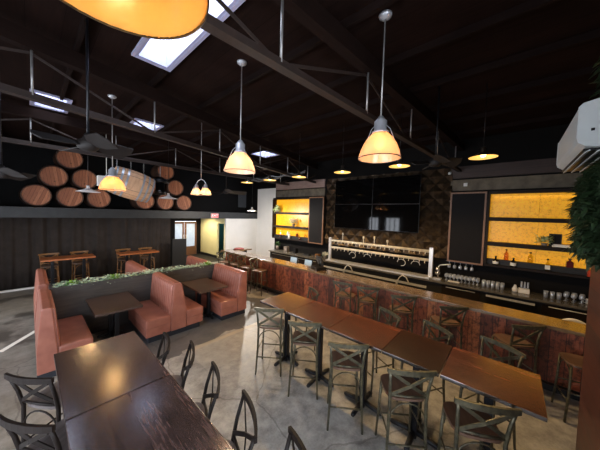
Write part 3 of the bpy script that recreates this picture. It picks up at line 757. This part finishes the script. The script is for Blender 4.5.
# bottles, plants and glassware
def bottle(name, label, cat, x, y, z, h, r, mat, cap='black', labelmat=None, square=False, group='bottles on the lit shelves', neck=.35):
    t = thing(name, label, cat, (x, y, z), 0, group)
    hb = h*(1-neck)
    b = MB().lathe([(0, 0), (r, 0), (r, hb*.9), (r*.8, hb), (r*.32, hb+h*.1), (r*.3, h*.92), (0, h*.92)], 4 if square else 16, mat=Matrix.Rotation(PI/4, 4, 'Z') if square else None, smooth=not square)
    b.build('body', mat, t)
    MB().lathe([(0, h*.90), (r*.38, h*.90), (r*.38, h), (0, h)], 12).build('stopper', cap, t)
    if labelmat: MB().lathe([(r*1.01, hb*.25), (r*1.03, hb*.28), (r*1.03, hb*.72), (r*1.01, hb*.75)], 4 if square else 16, mat=Matrix.Rotation(PI/4, 4, 'Z') if square else None, smooth=not square).build('paper_label', labelmat, t)
    return t
zf, zk = 1.48, 1.61
bottle('bottle', 'round black bottle with a white label on the lower right-hand shelf', 'bottle', 7.67, .28, zf, .22, .06, 'black_glass', 'black', 'paper', neck=.45)
bottle('bottle', 'slim pink bottle with black stopper on the step of the right-hand shelf', 'bottle', 7.78, .09, zk, .27, .045, 'pink_liquid')
bottle('bottle', 'dark squat bottle with a broad white label on the right-hand shelf', 'bottle', 7.67, -.05, zf, .22, .055, 'black_glass', 'black', 'paper')
bottle('bottle', 'pale yellow bottle on the step in the middle of the right-hand shelf', 'bottle', 7.78, -.34, zk, .25, .05, 'yellow_liquid')
bottle('bottle', 'clear bottle with black stopper and white label on the right-hand shelf', 'bottle', 7.67, -.62, zf, .28, .052, 'yellow_liquid', 'black', 'paper', True)
bottle('bottle', 'squat dark red bottle on the step at the right of the shelf', 'bottle', 7.78, -.96, zk, .19, .075, 'red_glass', 'black', None, True)
bottle('bottle', 'small orange-red jar at the right end of the lower shelf by the ivy', 'bottle', 7.67, -1.24, zf, .13, .055, 'orange_glass', 'orange_glass', None, True, neck=.1)
bottle('bottle', 'white bottle standing out on the lower far left shelf', 'bottle', 7.67, 7.42, zf, .30, .05, 'paper', 'paper', None)
bottle('bottle', 'pink-brown bottle near the left end of the far left shelf', 'bottle', 7.67, 7.98, zf, .34, .05, 'pink_liquid', 'brass')
bottle('bottle', 'white squat bottle beside the white bottle on the far left shelf', 'bottle', 7.78, 7.62, zk, .20, .05, 'paper', 'brass')
bottle('bottle', 'dark red bottle on the step of the far left shelf', 'bottle', 7.78, 7.05, zk, .17, .05, 'red_glass', 'black', None, True)
bottle('bottle', 'amber bottle in front right of the far left shelf', 'bottle', 7.67, 6.83, zf, .20, .05, 'pink_liquid', 'black')
bottle('bottle', 'small pale bottle at the right end of the far left shelf', 'bottle', 7.78, 6.58, zk, .16, .045, 'yellow_liquid', 'black')
def pot_plant(name, label, loc, leafmat, n, spread, L, pr=.07, ph=.12, droop=0, potmat='pot', flowers=0):
    t = thing(name, label, 'plant', loc)
    MB().lathe([(0, 0), (pr*.75, 0), (pr, ph), (pr*.85, ph), (pr*.8, ph*.85), (0, ph*.85)], 16).build('pot', potmat, t)
    b = MB()
    for k in range(n):
        a = random.uniform(0, 2*PI); e = random.uniform(-.3-droop, 1.3); r = random.uniform(0, spread)
        p = (r*math.cos(a), r*math.sin(a), ph+random.uniform(0, spread)-droop*r)
        b.leaf(p, (math.cos(a)*math.cos(e), math.sin(a)*math.cos(e), math.sin(e)), L*random.uniform(.6, 1.1), L*.4)
    b.build('foliage', leafmat, t)
    if flowers:
        b = MB()
        for k in range(flowers):
            a = random.uniform(0, 2*PI); p = Vector((spread*random.uniform(-1, 1), spread*random.uniform(-1.3, 1.3), ph+spread*random.uniform(.3, 1.6)))
            for q in range(5): b.leaf(p, (-.4, math.cos(q*1.256), math.sin(q*1.256)), .05, .04)
        b.build('blossoms', 'petal', t)
    return t
pot_plant('trailing_plant', 'leafy green plant on the upper left end of the far lit shelves', (7.66, 8.22, 2.66), 'shelf_leaf', 170, .17, .15, droop=.8)
pot_plant('orchid', 'cream orchids on the middle far left shelf', (7.70, 7.2, 2.04), 'shelf_leaf', 40, .14, .14, flowers=44)
pot_plant('trailing_plant', 'low green plant beside books on the middle right-hand shelf', (7.74, -.55, 2.04), 'shelf_leaf', 90, .12, .13, .06, .06)
pot_plant('potted_plant', 'green plant in a grey pot at the far left end of the back counter', (7.62, 8.12, .91), 'leaf2', 70, .1, .13, .08, .2)
pot_plant('orchid', 'white orchid spray left of the tap tower on the counter', (7.5, 5.32, .91), 'leaf2', 20, .07, .12, .06, .14, flowers=34)
for i, (z, w, m, lab) in enumerate(((2.04, .30, 'paper', 'lower pale book lying by the plant on the right-hand shelf'), (2.07, .27, 'amberwood', 'upper tan book lying by the plant on the right-hand shelf'))):
    t = thing('book', lab, 'book', (7.73, -.82, z), 0, 'books lying on the right-hand shelf')
    MB().span(-.09, .09, -w/2, w/2, .003, .027).build('pages', 'paper', t); MB().span(-.094, .094, -w/2-.004, w/2+.004, 0, .004).span(-.094, .094, -w/2-.004, w/2+.004, .026, .03).span(.09, .094, -w/2, w/2, .004, .026).build('cover', m, t)
t = thing('small_frame', 'small dark square picture frame leaning behind the plant on the right-hand shelf', 'frame', (7.80, -.72, 2.04))
MB().span(0, .012, -.10, .10, 0, .28).build('frame', 'black', t); MB().span(-.002, 0, -.08, .08, .02, .26).build('picture', 'chalk', t)
def tumbler(h=.15, r=.04):
    t = thing('tumbler', '', 'glass'); MB().lathe([(0, 0), (r*.8, 0), (r, h), (r*.92, h), (r*.74, .012), (0, .012)], 14).build('glass_body', 'glass', t); return t
def goblet():
    t = thing('goblet', '', 'glass')
    MB().lathe([(0, 0), (.034, .003), (.006, .012), (.005, .07)], 14).build('stem', 'glass', t)
    MB().lathe([(.005, .07), (.036, .09), (.042, .125), (.034, .17), (.031, .17), (.038, .125), (.030, .095), (0, .08)], 14).build('bowl', 'glass', t); return t
P, G = tumbler(), goblet(); up, ug = [False], [False]
def setg(proto, st, x, y, z, lab, grp, rx=0):
    o = place(proto, st[0], (x, y, z), random.uniform(0, 6), lab, grp); st[0] = True
    if rx: o.rotation_euler = (rx, 0, 0)
for k in range(9):
    for r in range(2): setg(G, ug, 7.56+r*.12, 1.30-k*.087, .91, 'clear goblet in the packed rows left of the tumblers under the chalkboard', 'goblets under the chalkboard')
for k in range(5):
    for r in range(2): setg(P, up, 7.56+r*.11, .48-k*.09, .91, 'clear tall tumbler in the cluster right of the packed goblets', 'tumblers in the left cluster')
for k in range(3): setg(P, up, 7.58, -.62-k*.10, .91, 'clear tumbler in the row of three left of the near goblets', 'tumblers in the right cluster')
for k in range(3): setg(G, ug, 7.58, -.92-k*.11, .91, 'clear goblet in the front row of three by the plank wall', 'goblets by the plank wall')
for k in range(3): setg(G, ug, 7.72, -.95-k*.11, .91, 'clear goblet in the back row of three by the plank wall', 'goblets by the plank wall')
for k in range(5): setg(G, ug, 7.78, 1.28-k*.13, 1.395, 'wine glass hanging upside down from the rack under the chalkboard', 'hanging wine glasses', PI)
tag(MB().span(7.72, 7.84, .66, 1.36, 1.397, 1.412).build('stemware_rack', 'blacksteel'), 'black rack holding wine glasses upside down beneath the chalkboard', 'rack')
t = thing('bottle_holder', 'white caddy with clear tubes on the counter between the glass clusters', 'caddy', (7.64, -.26, .91))
MB().span(-.07, .07, -.10, .09, 0, .10, .01).build('tray', 'paper', t)
for k in range(3): MB().lathe([(0, .04), (.018, .04), (.018, .26), (0, .26)], 10, (0, -.07+k*.055, 0)).build('tube', 'glass', t)
MB().lathe([(0, 0), (.05, 0), (.055, .06), (.03, .12), (.02, .16), (0, .16)], 14, (0, .15, 0)).build('jug', 'paper', t)
t = thing('mug', 'white mug at the right end of the counter by the plank wall', 'mug', (7.66, -1.25, .91))
MB().lathe([(0, 0), (.04, 0), (.045, .1), (.04, .1), (.036, .01), (0, .01)], 16).build('cup', 'paper', t); MB().tube([(0, .04, .08), (0, .075, .07), (0, .075, .03), (0, .04, .02)], .007).build('handle', 'paper', t)
t = thing('juicer', 'chrome manual juice press right of the tap tower', 'juicer', (7.50, 1.50, .91))
MB().span(-.09, .09, -.10, .10, 0, .03, .01).build('foot', 'steel', t); MB().tube([(.06, 0, .03), (.06, 0, .34)], .018).build('column', 'chrome', t)
MB().lathe([(0, .10), (.06, .13), (.075, .2), (.055, .2), (0, .14)], 18).build('bowl', 'chrome', t); MB().lathe([(0, .34), (.05, .33), (.055, .25), (.03, .23), (0, .22)], 18).build('press', 'chrome', t)
MB().tube([(.06, 0, .33), (-.02, -.06, .40), (-.04, -.30, .46)], [.012, .012, .02]).build('lever', 'steel', t)
tag(MB().span(7.42, 7.56, .98, 1.24, .911, .92).build('paper_sheet', 'paper'), 'white paper sheet on the counter below the juice press', 'paper')
# things on and behind the bar
t = thing('register', 'black point-of-sale terminal on the bar left of the tap tower', 'register', (5.36, 4.0, 1.07), math.radians(-25))
MB().span(-.16, .14, -.2, .2, 0, .08, .01).build('cash_drawer', 'bezel', t); MB().box((.02, 0, .25), (.03, .34, .25), (0, math.radians(-15), 0), .006).build('screen', 'black', t); MB().tube([(.03, 0, .1), (.02, 0, .26)], .025).build('stand', 'bezel', t)
for x, y, lab in ((5.80, 5.36, 'small bluish lit monitor behind the bar, left of the other monitor'), (5.80, 4.74, 'small bluish lit monitor beside the black terminal')):
    t = thing('monitor', lab, 'monitor', (x, y, .88), 0, 'monitors behind the bar')
    MB().box((0, 0, .2), (.025, .30, .19), (0, math.radians(12), 0), .004).build('casing', 'bezel', t); MB().box((-.016, 0, .2), (.004, .28, .17), (0, math.radians(12), 0)).build('screen', 'monitor', t); MB().lathe([(0, 0), (.08, 0), (.07, .01), (.012, .02), (.012, .14), (0, .14)], 14).build('stand', 'bezel', t)
for y, w, h, m, lab in ((7.5, .2, .22, 'pot', 'small brown box on the far left back counter'), (6.95, .14, .2, 'monitor', 'small dark tablet on the back counter below the far left shelves'), (6.3, .3, .05, 'black', 'flat black tray on the back counter below the far left shelves'), (5.75, .16, .12, 'amberwood', 'small tan box on the back counter left of the white orchid')):
    tag(MB().box((7.6, y, .912+h/2), (.16, w, h), bev=.008).build('counter_box' if m != 'monitor' else 'tablet', m if m != 'monitor' else 'chalk'), lab, 'box' if m != 'monitor' else 'tablet')
b = MB(); b.lathe([(0, 0), (.16, 0), (.17, .02), (.12, .05), (0, .055)], 16, (5.75, 8.45, 1.07), sx=1.4)
tag(b.build('folded_cloth', 'maroon'), 'small maroon folded cloth on the far corner of the bar', 'cloth')
b = MB(); n = 16
b.tube([(5.76, -.62-.44*k/n, .885+.14*math.sin(PI*(k/n)**.8)) for k in range(n+1)], [.03]*(n+1), 10); b.span(5.74, 5.78, -1.06, -.62, .88, .92)
tag(b.build('white_tub', 'paper'), 'white curved rim of a tub behind the bar by the plank wall', 'tub')

# ------------------------------------------------------------------ hall, curtain, soffit things
b = MB(); N = 330; A = []
for k in range(N+1):
    x = -3.0+7.2*k/N; y = YB+.12+(.028+.02*math.sin(x*1.3))*math.sin(x*15+2.6*math.sin(x*2.3))+.016*math.sin(x*33+3*math.sin(x*1.7))
    A.append((x, y))
for (x, y) in A: pass
vt = [[b.bm.verts.new((x+(.02*math.sin(x*5)*(1-z/2.3)), y+.02*math.sin(x*3.1+z), z)) for z in (.03, .8, 1.6, 2.32)] for x, y in A]
for p, q in zip(vt, vt[1:]):
    for j in range(3):
        f = b.bm.faces.new((p[j], q[j], q[j+1], p[j+1])); f.smooth = True
o = b.build('curtain', 'curtain'); tag(o, 'black floor-length pleated curtain across the back wall below the barrels', 'curtain')
sm = o.modifiers.new('thickness', 'SOLIDIFY'); sm.thickness = .006
struct('baseboard_back', MB().span(-3.0, .35, 11.24, 11.30, 0, .05), 'white')
t = thing('black_screen', 'tall plain black freestanding panel at the right end of the curtain', 'panel', (4.38, 10.95, 0), math.radians(-12))
MB().box((0, 0, .70), (.56, .05, 1.30), bev=.005).build('panel', 'black', t)
for s in (-1, 1): MB().box((s*.22, 0, .03), (.05, .35, .06), bev=.005).build('foot', 'blacksteel', t)
t = thing('exit_sign', 'red lit exit sign fixed to the soffit above the hall', 'sign', (6.24, YB-.03, 2.39))
MB().box((0, 0, 0), (.40, .05, .22), bev=.008).build('casing', 'paper', t); MB().box((0, -.028, 0), (.36, .006, .18)).build('face', 'exit_red', t)
cu = bpy.data.curves.new('x', 'FONT'); cu.body = 'EXIT'; cu.size = .155; cu.align_x = 'CENTER'; cu.align_y = 'CENTER'; cu.extrude = .002
to = bpy.data.objects.new('x', cu); COL.objects.link(to); bpy.context.view_layer.update()
me = bpy.data.meshes.new_from_object(to); bpy.data.objects.remove(to)
lo = bpy.data.objects.new('lettering', me); COL.objects.link(lo); me.materials.clear(); me.materials.append(M['exit_white']); lo.parent = t; lo.location = (0, -.034, 0); lo.rotation_euler = (PI/2, 0, 0)
tag(MB().box((9.0-.06, 12.54, 3.35), (1.0, .05, .9), bev=.01).build('wall_panel', 'slate_panel'), 'dark grey square panel high on the back wall above the soffit', 'panel')

# ------------------------------------------------------------------ barrels
def make_barrel(bodymat, hoopmat, headmat):
    t = thing('barrel', '', 'barrel'); R = .385; L = .9
    rot = Matrix.Rotation(PI/2, 4, 'X')
    def rad(u): return R-.042*(u*2-1)**2
    prof = [(rad(k/12), -L/2+L*k/12) for k in range(13)]
    b = MB().lathe([(rad(0)-.03, -L/2+.03), (rad(0)-.03, -L/2)]+prof+[(rad(1)-.03, L/2), (rad(1)-.03, L/2-.03)], 28, mat=rot); b.build('staves', bodymat, t)
    for s in (-1, 1):
        h = MB().lathe([(0, s*(L/2-.03)), (rad(0)-.028, s*(L/2-.03))], 28, mat=rot, smooth=False); h.build('barrel_head', headmat, t, recalc=False)
    for u in (.03, .16, .3, .7, .84, .97):
        MB().lathe([(rad(u-.025)+.004, -L/2+L*(u-.025)), (rad(u+.025)+.004, -L/2+L*(u+.025))], 28, mat=rot).build('hoop', hoopmat, t)
    MB().lathe([(0, -.02), (.03, -.02), (.03, .0), (0, .0)], 12, (0, -L/2+.03, -.17), rot).build('bung', 'stave', t)
    return t
br = make_barrel('stave', 'hoop', 'head'); ub = [False]
z0, dz = 2.57+.387, .66
for x, r, lab in ((.17, 0, 'oak barrel at the bottom left of the left stack, nearest the picture edge'), (.955, 0, 'oak barrel at the bottom middle of the left stack'), (1.735, 0, 'reddish oak barrel at the bottom right of the left stack'),
                  (.57, 1, 'oak barrel on the left of the second tier of the left stack'), (1.35, 1, 'oak barrel on the right of the second tier of the left stack'), (.96, 2, 'oak barrel topping the left stack'),
                  (3.22, 0, 'oak barrel at the bottom left of the right stack, under the hanging barrel'), (4.0, 0, 'oak barrel at the bottom middle of the right stack'), (4.80, 0, 'oak barrel at the bottom right of the right stack'),
                  (3.61, 1, 'oak barrel on the left of the second tier of the right stack'), (4.42, 1, 'oak barrel on the right of the second tier of the right stack'), (4.01, 2, 'oak barrel topping the right stack')):
    y = 11.93; o = place(br, ub[0], (x, y, z0+dz*r), 0, lab, 'barrels stacked on the soffit'); ub[0] = True
    o.rotation_euler = (0, random.uniform(-.4, .4), 0)
hb = make_barrel('palestave', 'palehoop', 'palestave'); hb.location = (1.86, 7.75, 3.25); hb.rotation_euler = (math.radians(16), 0, math.radians(86))
hb['label'] = 'pale banded barrel hung on its side from the roof truss'
for c in list(COL.objects):
    if c.parent == hb and c.name.startswith('bung'): bpy.data.objects.remove(c)
for x, z in ((1.55, 3.60), (1.86, 3.60), (2.16, 3.55)):
    b = MB()
    for k in range(9): b.tube([(x+.012*math.cos(q)*(k % 2), 7.85+.012*math.cos(q)*((k+1) % 2), z+(3.88-z)*(k+.5)/9+.022*math.sin(q)) for q in [j*PI/4 for j in range(9)]], .004, 5, False)
    b.build('hanging_chain', 'rod', None); o = COL.objects[-1]
    tag(o, 'thin chain holding the pale hanging barrel, %s of three' % ('left' if x < 1.6 else 'middle' if x < 2 else 'right'), 'chain', 'chains of the hanging barrel')
tag(MB().box((1.38, 8.55, 3.35), (.26, .16, .28), bev=.01).tube([(1.45, 8.55, 3.46), (1.45, 8.55, ZC)], .008).build('hanging_box', 'paper'), 'white square box hanging behind the yellow-orange pendant lamp', 'box')
t = thing('black_lantern', 'black domed lantern hanging beside the pale barrel', 'lamp', (2.60, 7.9, 0))
MB().lathe([(0, 3.58), (.07, 3.57), (.2, 3.48), (.24, 3.40), (.22, 3.40), (0, 3.46)], 20).build('dome', 'blacksteel', t); MB().lathe([(0, 3.42), (.12, 3.42), (.12, 3.18), (.15, 3.17), (.15, 3.05), (0, 3.05)], 20).build('housing', 'bezel', t); MB().tube([(0, 0, 3.57), (0, 0, 3.88)], .012).build('hanger', 'rod', t)

# ------------------------------------------------------------------ lamps
def bell(label, x, y, zb, shade, D=.445, power=5.5, canopy=True, color=(1, .66, .42), cage=True):
    t = thing('pendant_lamp', label, 'pendant lamp', (x, y, zb), 0, 'ribbed glass pendant lamps'); s = D/.40; R = D/2
    out = [(R, 0), (R*.97, .03*s), (R*.90, .08*s), (R*.78, .14*s), (R*.62, .19*s), (R*.46, .225*s), (R*.36, .25*s)]
    b = MB(); seg = 72; n0 = len(out)
    b.lathe(out+[(r-.006, z) for r, z in out[::-1]], seg)
    for v in b.bm.verts:   # vertical ribs of the prismatic glass
        a = math.atan2(v.co.y, v.co.x); k = 1+.005*math.cos(a*36); v.co.x *= k; v.co.y *= k
    b.build('glass_shade', shade, t)
    MB().lathe([(R*.995, -.003), (R*1.012, -.003), (R*1.012, .006), (R*.995, .006), (R*.995, -.003)], 40).build('rim_ring', 'bezel', t)
    for k in range(3 if cage else 0):
        a = k*2*PI/3+.5; MB().tube([(R*1.02*math.cos(a), R*1.02*math.sin(a), 0), (R*.5*math.cos(a), R*.5*math.sin(a), .27*s), (.05*math.cos(a), .05*math.sin(a), .33*s)], .004, 6).build('cage_wire', 'socket', t)
    MB().lathe([(.0, .24*s), (R*.40, .24*s), (R*.40, .26*s), (R*.30, .27*s), (R*.30, .36*s), (R*.22, .375*s), (R*.10, .41*s), (0, .41*s)], 24).build('socket', 'socket', t)
    MB().lathe([(0, .10*s), (.035, .105*s), (.055, .13*s), (.05, .16*s), (.02, .19*s), (.014, .24*s), (0, .24*s)], 16).build('bulb', 'bulb', t)
    if canopy:
        MB().tube([(0, 0, .40*s), (0, 0, ZC-zb)], .008, 8).build('rod', 'rod', t)
        MB().lathe([(0, ZC-zb-.05), (.03, ZC-zb-.045), (.065, ZC-zb-.02), (.07, ZC-zb), (0, ZC-zb)], 20).build('canopy', 'socket', t)
    l = lamp('POINT', 'lamp_light', (x, y, zb+(.05 if cage else .10)*s), power, color, .04)
    return t
bell('large amber glass pendant lamp close overhead, cut by the top picture edge', .144, .771, 3.18, 'opal_shade', power=3.4, color=(1, .78, .38), cage=False)
bell('amber glass pendant lamp over the middle of the high tables', 2.56, 1.137, 3.23, 'amber_shade')
bell('peach glass pendant lamp hanging before the far end of the high tables', 2.06, 3.03, 3.19, 'pale_shade', color=(1, .74, .54))
bell('yellow-orange glass pendant lamp in front of the hanging barrel', 1.09, 5.87, 2.957, 'amber_shade', D=.43, color=(1, .64, .26))
t = bell('left glass shade of the twin pendant on one rod, beyond the booths', 2.634, 5.634, 2.98, 'pale_shade', .25, 4.5, False)
t2 = bell('right glass shade of the twin pendant on one rod, beyond the booths', 2.726, 5.366, 2.98, 'pale_shade', .25, 4.5, False)
b = thing('twin_hanger', 'white rod and crossbar carrying the twin glass shades', 'hanger', (2.68, 5.50, 0))
MB().tube([(0, 0, 3.34), (0, 0, ZC)], .008).build('rod', 'rod', b); MB().tube([(-.046, .134, 3.24), (-.03, .08, 3.31), (0, 0, 3.34), (.03, -.08, 3.31), (.046, -.134, 3.24)], .01).build('crossbar', 'socket', b); MB().lathe([(0, ZC-.05), (.06, ZC-.02), (.065, ZC), (0, ZC)], 20).build('canopy', 'socket', b)
def dish(label, x, y, zb, D, lit, power=0, group=None):
    t = thing('dish_pendant', label, 'pendant lamp', (x, y, zb), 0, group); R = D/2
    MB().lathe([(R, 0), (R*1.01, .006), (R*.5, .05), (R*.2, .085), (.035, .10), (.035, .16), (0, .165)], 32).build('shade', 'dish_out' if lit else 'dish_white', t)
    MB().lathe([(R*.99, .001), (R*.5, .042), (R*.2, .075), (0, .08)], 32).build('reflector', 'dish_in' if lit else 'dish_white', t)
    MB().lathe([(0, .0), (.03, .01), (.04, .04), (.02, .08), (0, .08)], 14).build('bulb', 'bulb' if lit else 'dish_white', t)
    MB().tube([(0, 0, .16), (0, 0, ZC-zb)], .005, 6).build('cord', 'bezel', t)
    if power and not lit and x > 5: lamp('POINT', 'dish_or_fill_light', (x, y, zb-.03), power, (1, .93, .84), .06)  # strong light added under the unlit white dish to brighten the white wall
    elif power: lamp('SPOT', 'dish_or_fill_light', (x, y, zb-.01), power, (1, .66, .30) if lit else (1, .62, .28), .05, spot_size=math.radians(156 if lit else 172), spot_blend=.35)
for (y, w) in ((.45, 'nearest the plank wall, right of the amber shelf unit end'), (1.86, 'second from the plank wall, before the televisions'), (3.25, 'third from the plank wall, left of the televisions'), (4.70, 'fourth from the plank wall, before the far chalkboard'), (5.97, 'fifth from the plank wall, before the far lit shelves'), (7.2, 'farthest from the plank wall, near the white wall')):
    dish('glowing bar pendant '+w, 4.85, y*.933, 3.59, .39, True, 85, 'dish pendants over the bar')
for x, y, z, w in ((.98, 7.9, 2.99, 'in front of the left barrel stack'), (2.72, 7.6, 2.935, 'in front of the right barrel stack'), (6.2, 8.2, 2.66, 'before the dark panel at the right end of the soffit')):
    dish('white enamel dish pendant hanging '+w, x, y, z, .48 if x < 5 else .40, False, 290 if x > 5 else 16, 'white dish pendants')
lamp('SPOT', 'hall_downlight', (5.9, 12.9, 2.48), 260, (1, .86, .58), .05, spot_size=math.radians(160), spot_blend=.5)
lamp('POINT', 'store_light', (7.7, 12.6, 2.3), 8, (.8, 1, .9), .08)

# ------------------------------------------------------------------ fans, conduit, small fixtures, air conditioner, ivy
def fan(label, x, y, z, R, a0, n=4):
    t = thing('ceiling_fan', label, 'ceiling fan', (x, y, z), math.radians(a0), 'dark ceiling fans')
    MB().tube([(0, 0, .08), (0, 0, ZC-z)], .014, 8).build('downrod', 'blacksteel', t)
    MB().lathe([(0, -.07), (.07, -.06), (.10, -.02), (.10, .03), (.05, .07), (.03, .12), (0, .12)], 20).build('motor', 'fan', t)
    for k in range(n):
        m = Matrix.Rotation(k*2*PI/n, 4, 'Z'); b = MB()
        q = [(.09, -.05), (.2, -.12), (R, -.11), (R+.02, 0), (R-.02, .12), (.2, .10), (.09, .05)]
        b.prism(q, 'z', -.005, .005); b.bm.transform(m @ Matrix.Rotation(math.radians(-26), 4, 'X')); b.build('blade', 'fan', t)
fan('dark ceiling fan with broad blades hanging before the left barrel stack', .45, 3.59, 3.30, .42, -76, 4)
fan('dark ceiling fan at the left picture edge beyond the booths', -.26, 5.6, 3.06, .45, 52, 3)
fan('dark ceiling fan far back above the soffit end', 4.65, 7.67, 3.30, .72, -18)
fan('dark ceiling fan above the bar near the camera-side end', 4.5, 1.02, 3.52, .36, 30)
for k in range(2):
    pts = [(5.7-.02*k, 7.6-2.7*j/18, 3.84+.04*math.sin(j*1.1+k)+.07*j/18-.06*k) for j in range(19)]
    o = MB().tube(pts, .022, 8).build('flexible_conduit', 'conduit'); tag(o, ('upper', 'lower')[k]+' of two wavy grey conduits under the roof before the far shelves', 'conduit', 'wavy conduits')
t = thing('security_camera', 'small white dome security camera on the wall beside the relief tiles', 'camera', (XR-.06, 1.40, 3.86))
MB().box((.03, 0, 0), (.05, .09, .07), bev=.01).build('mount', 'ac', t); MB().lathe([(0, -.05), (.035, -.035), (.045, 0), (.03, .03), (0, .03)], 14).build('dome', 'ac', t)
tag(MB().box((XR-.045, 1.02, 3.52), (.03, .09, .09), bev=.008).build('wall_sensor', 'paper'), 'small white square sensor on the wall above the chalkboard', 'sensor')
t = thing('air_conditioner', 'white wall-mounted air conditioner above the ivy on the plank wall', 'air conditioner', (2.1, -.47, 3.02))
P = [(0, .0), (.12, .0), (.185, .012), (.215, .035), (.222, .06), (.222, .235), (.205, .255), (.10, .277), (0, .285)]
MB().prism(P, 'x', .012, .86, .004).build('body', 'ac', t)
MB().prism([(u*1.01, v*1.005) for u, v in P], 'x', .0, .010).build('end_cap', 'ac', t)
MB().prism([(u*1.01, v*1.005) for u, v in P], 'x', .862, .872).build('end_cap', 'ac', t)
MB().box((.43, .125, -.004), (.80, .13, .012)).build('vent_opening', 'bezel', t)
for k in range(3): MB().box((.43, .085+.045*k, -.014), (.82, .022, .006), (math.radians(-30), 0, 0)).build('louver', 'ac', t)
MB().box((-.003, .165, .10), (.004, .014, .014)).build('badge', 'bezel', t)
b = MB()
for k in range(4200):
    x = random.uniform(1.9, 2.93); z = random.uniform(2.30, 3.0)
    if z < 2.43+.07*math.sin(x*9): continue
    dep = .05+.13*math.sin(max(0, min(1, (z-2.3)/.66))*PI)
    y = -.465+(min(-.46+dep, -.135*x-.012*math.sin(z*23))+.465)*random.random()
    a = random.uniform(0, 2*PI); b.leaf((x, y, z), (.8*math.cos(a), .7*abs(math.sin(a)), random.uniform(-1, .35)), random.uniform(.05, .105), random.uniform(.022, .045))
for k in range(260):
    x = random.uniform(2.0, 2.6); z = random.uniform(3.34, 3.7); a = random.uniform(0, 2*PI)
    b.leaf((x, -.46+.08*random.random(), z), (math.cos(a), abs(math.sin(a)), random.uniform(-1, .3)), random.uniform(.04, .08), .035)
o = b.build('ivy', 'leaf'); tag(o, 'dark green artificial ivy covering the plank wall below the air conditioner', 'ivy', kind='stuff')
S.cycles.use_denoising = True
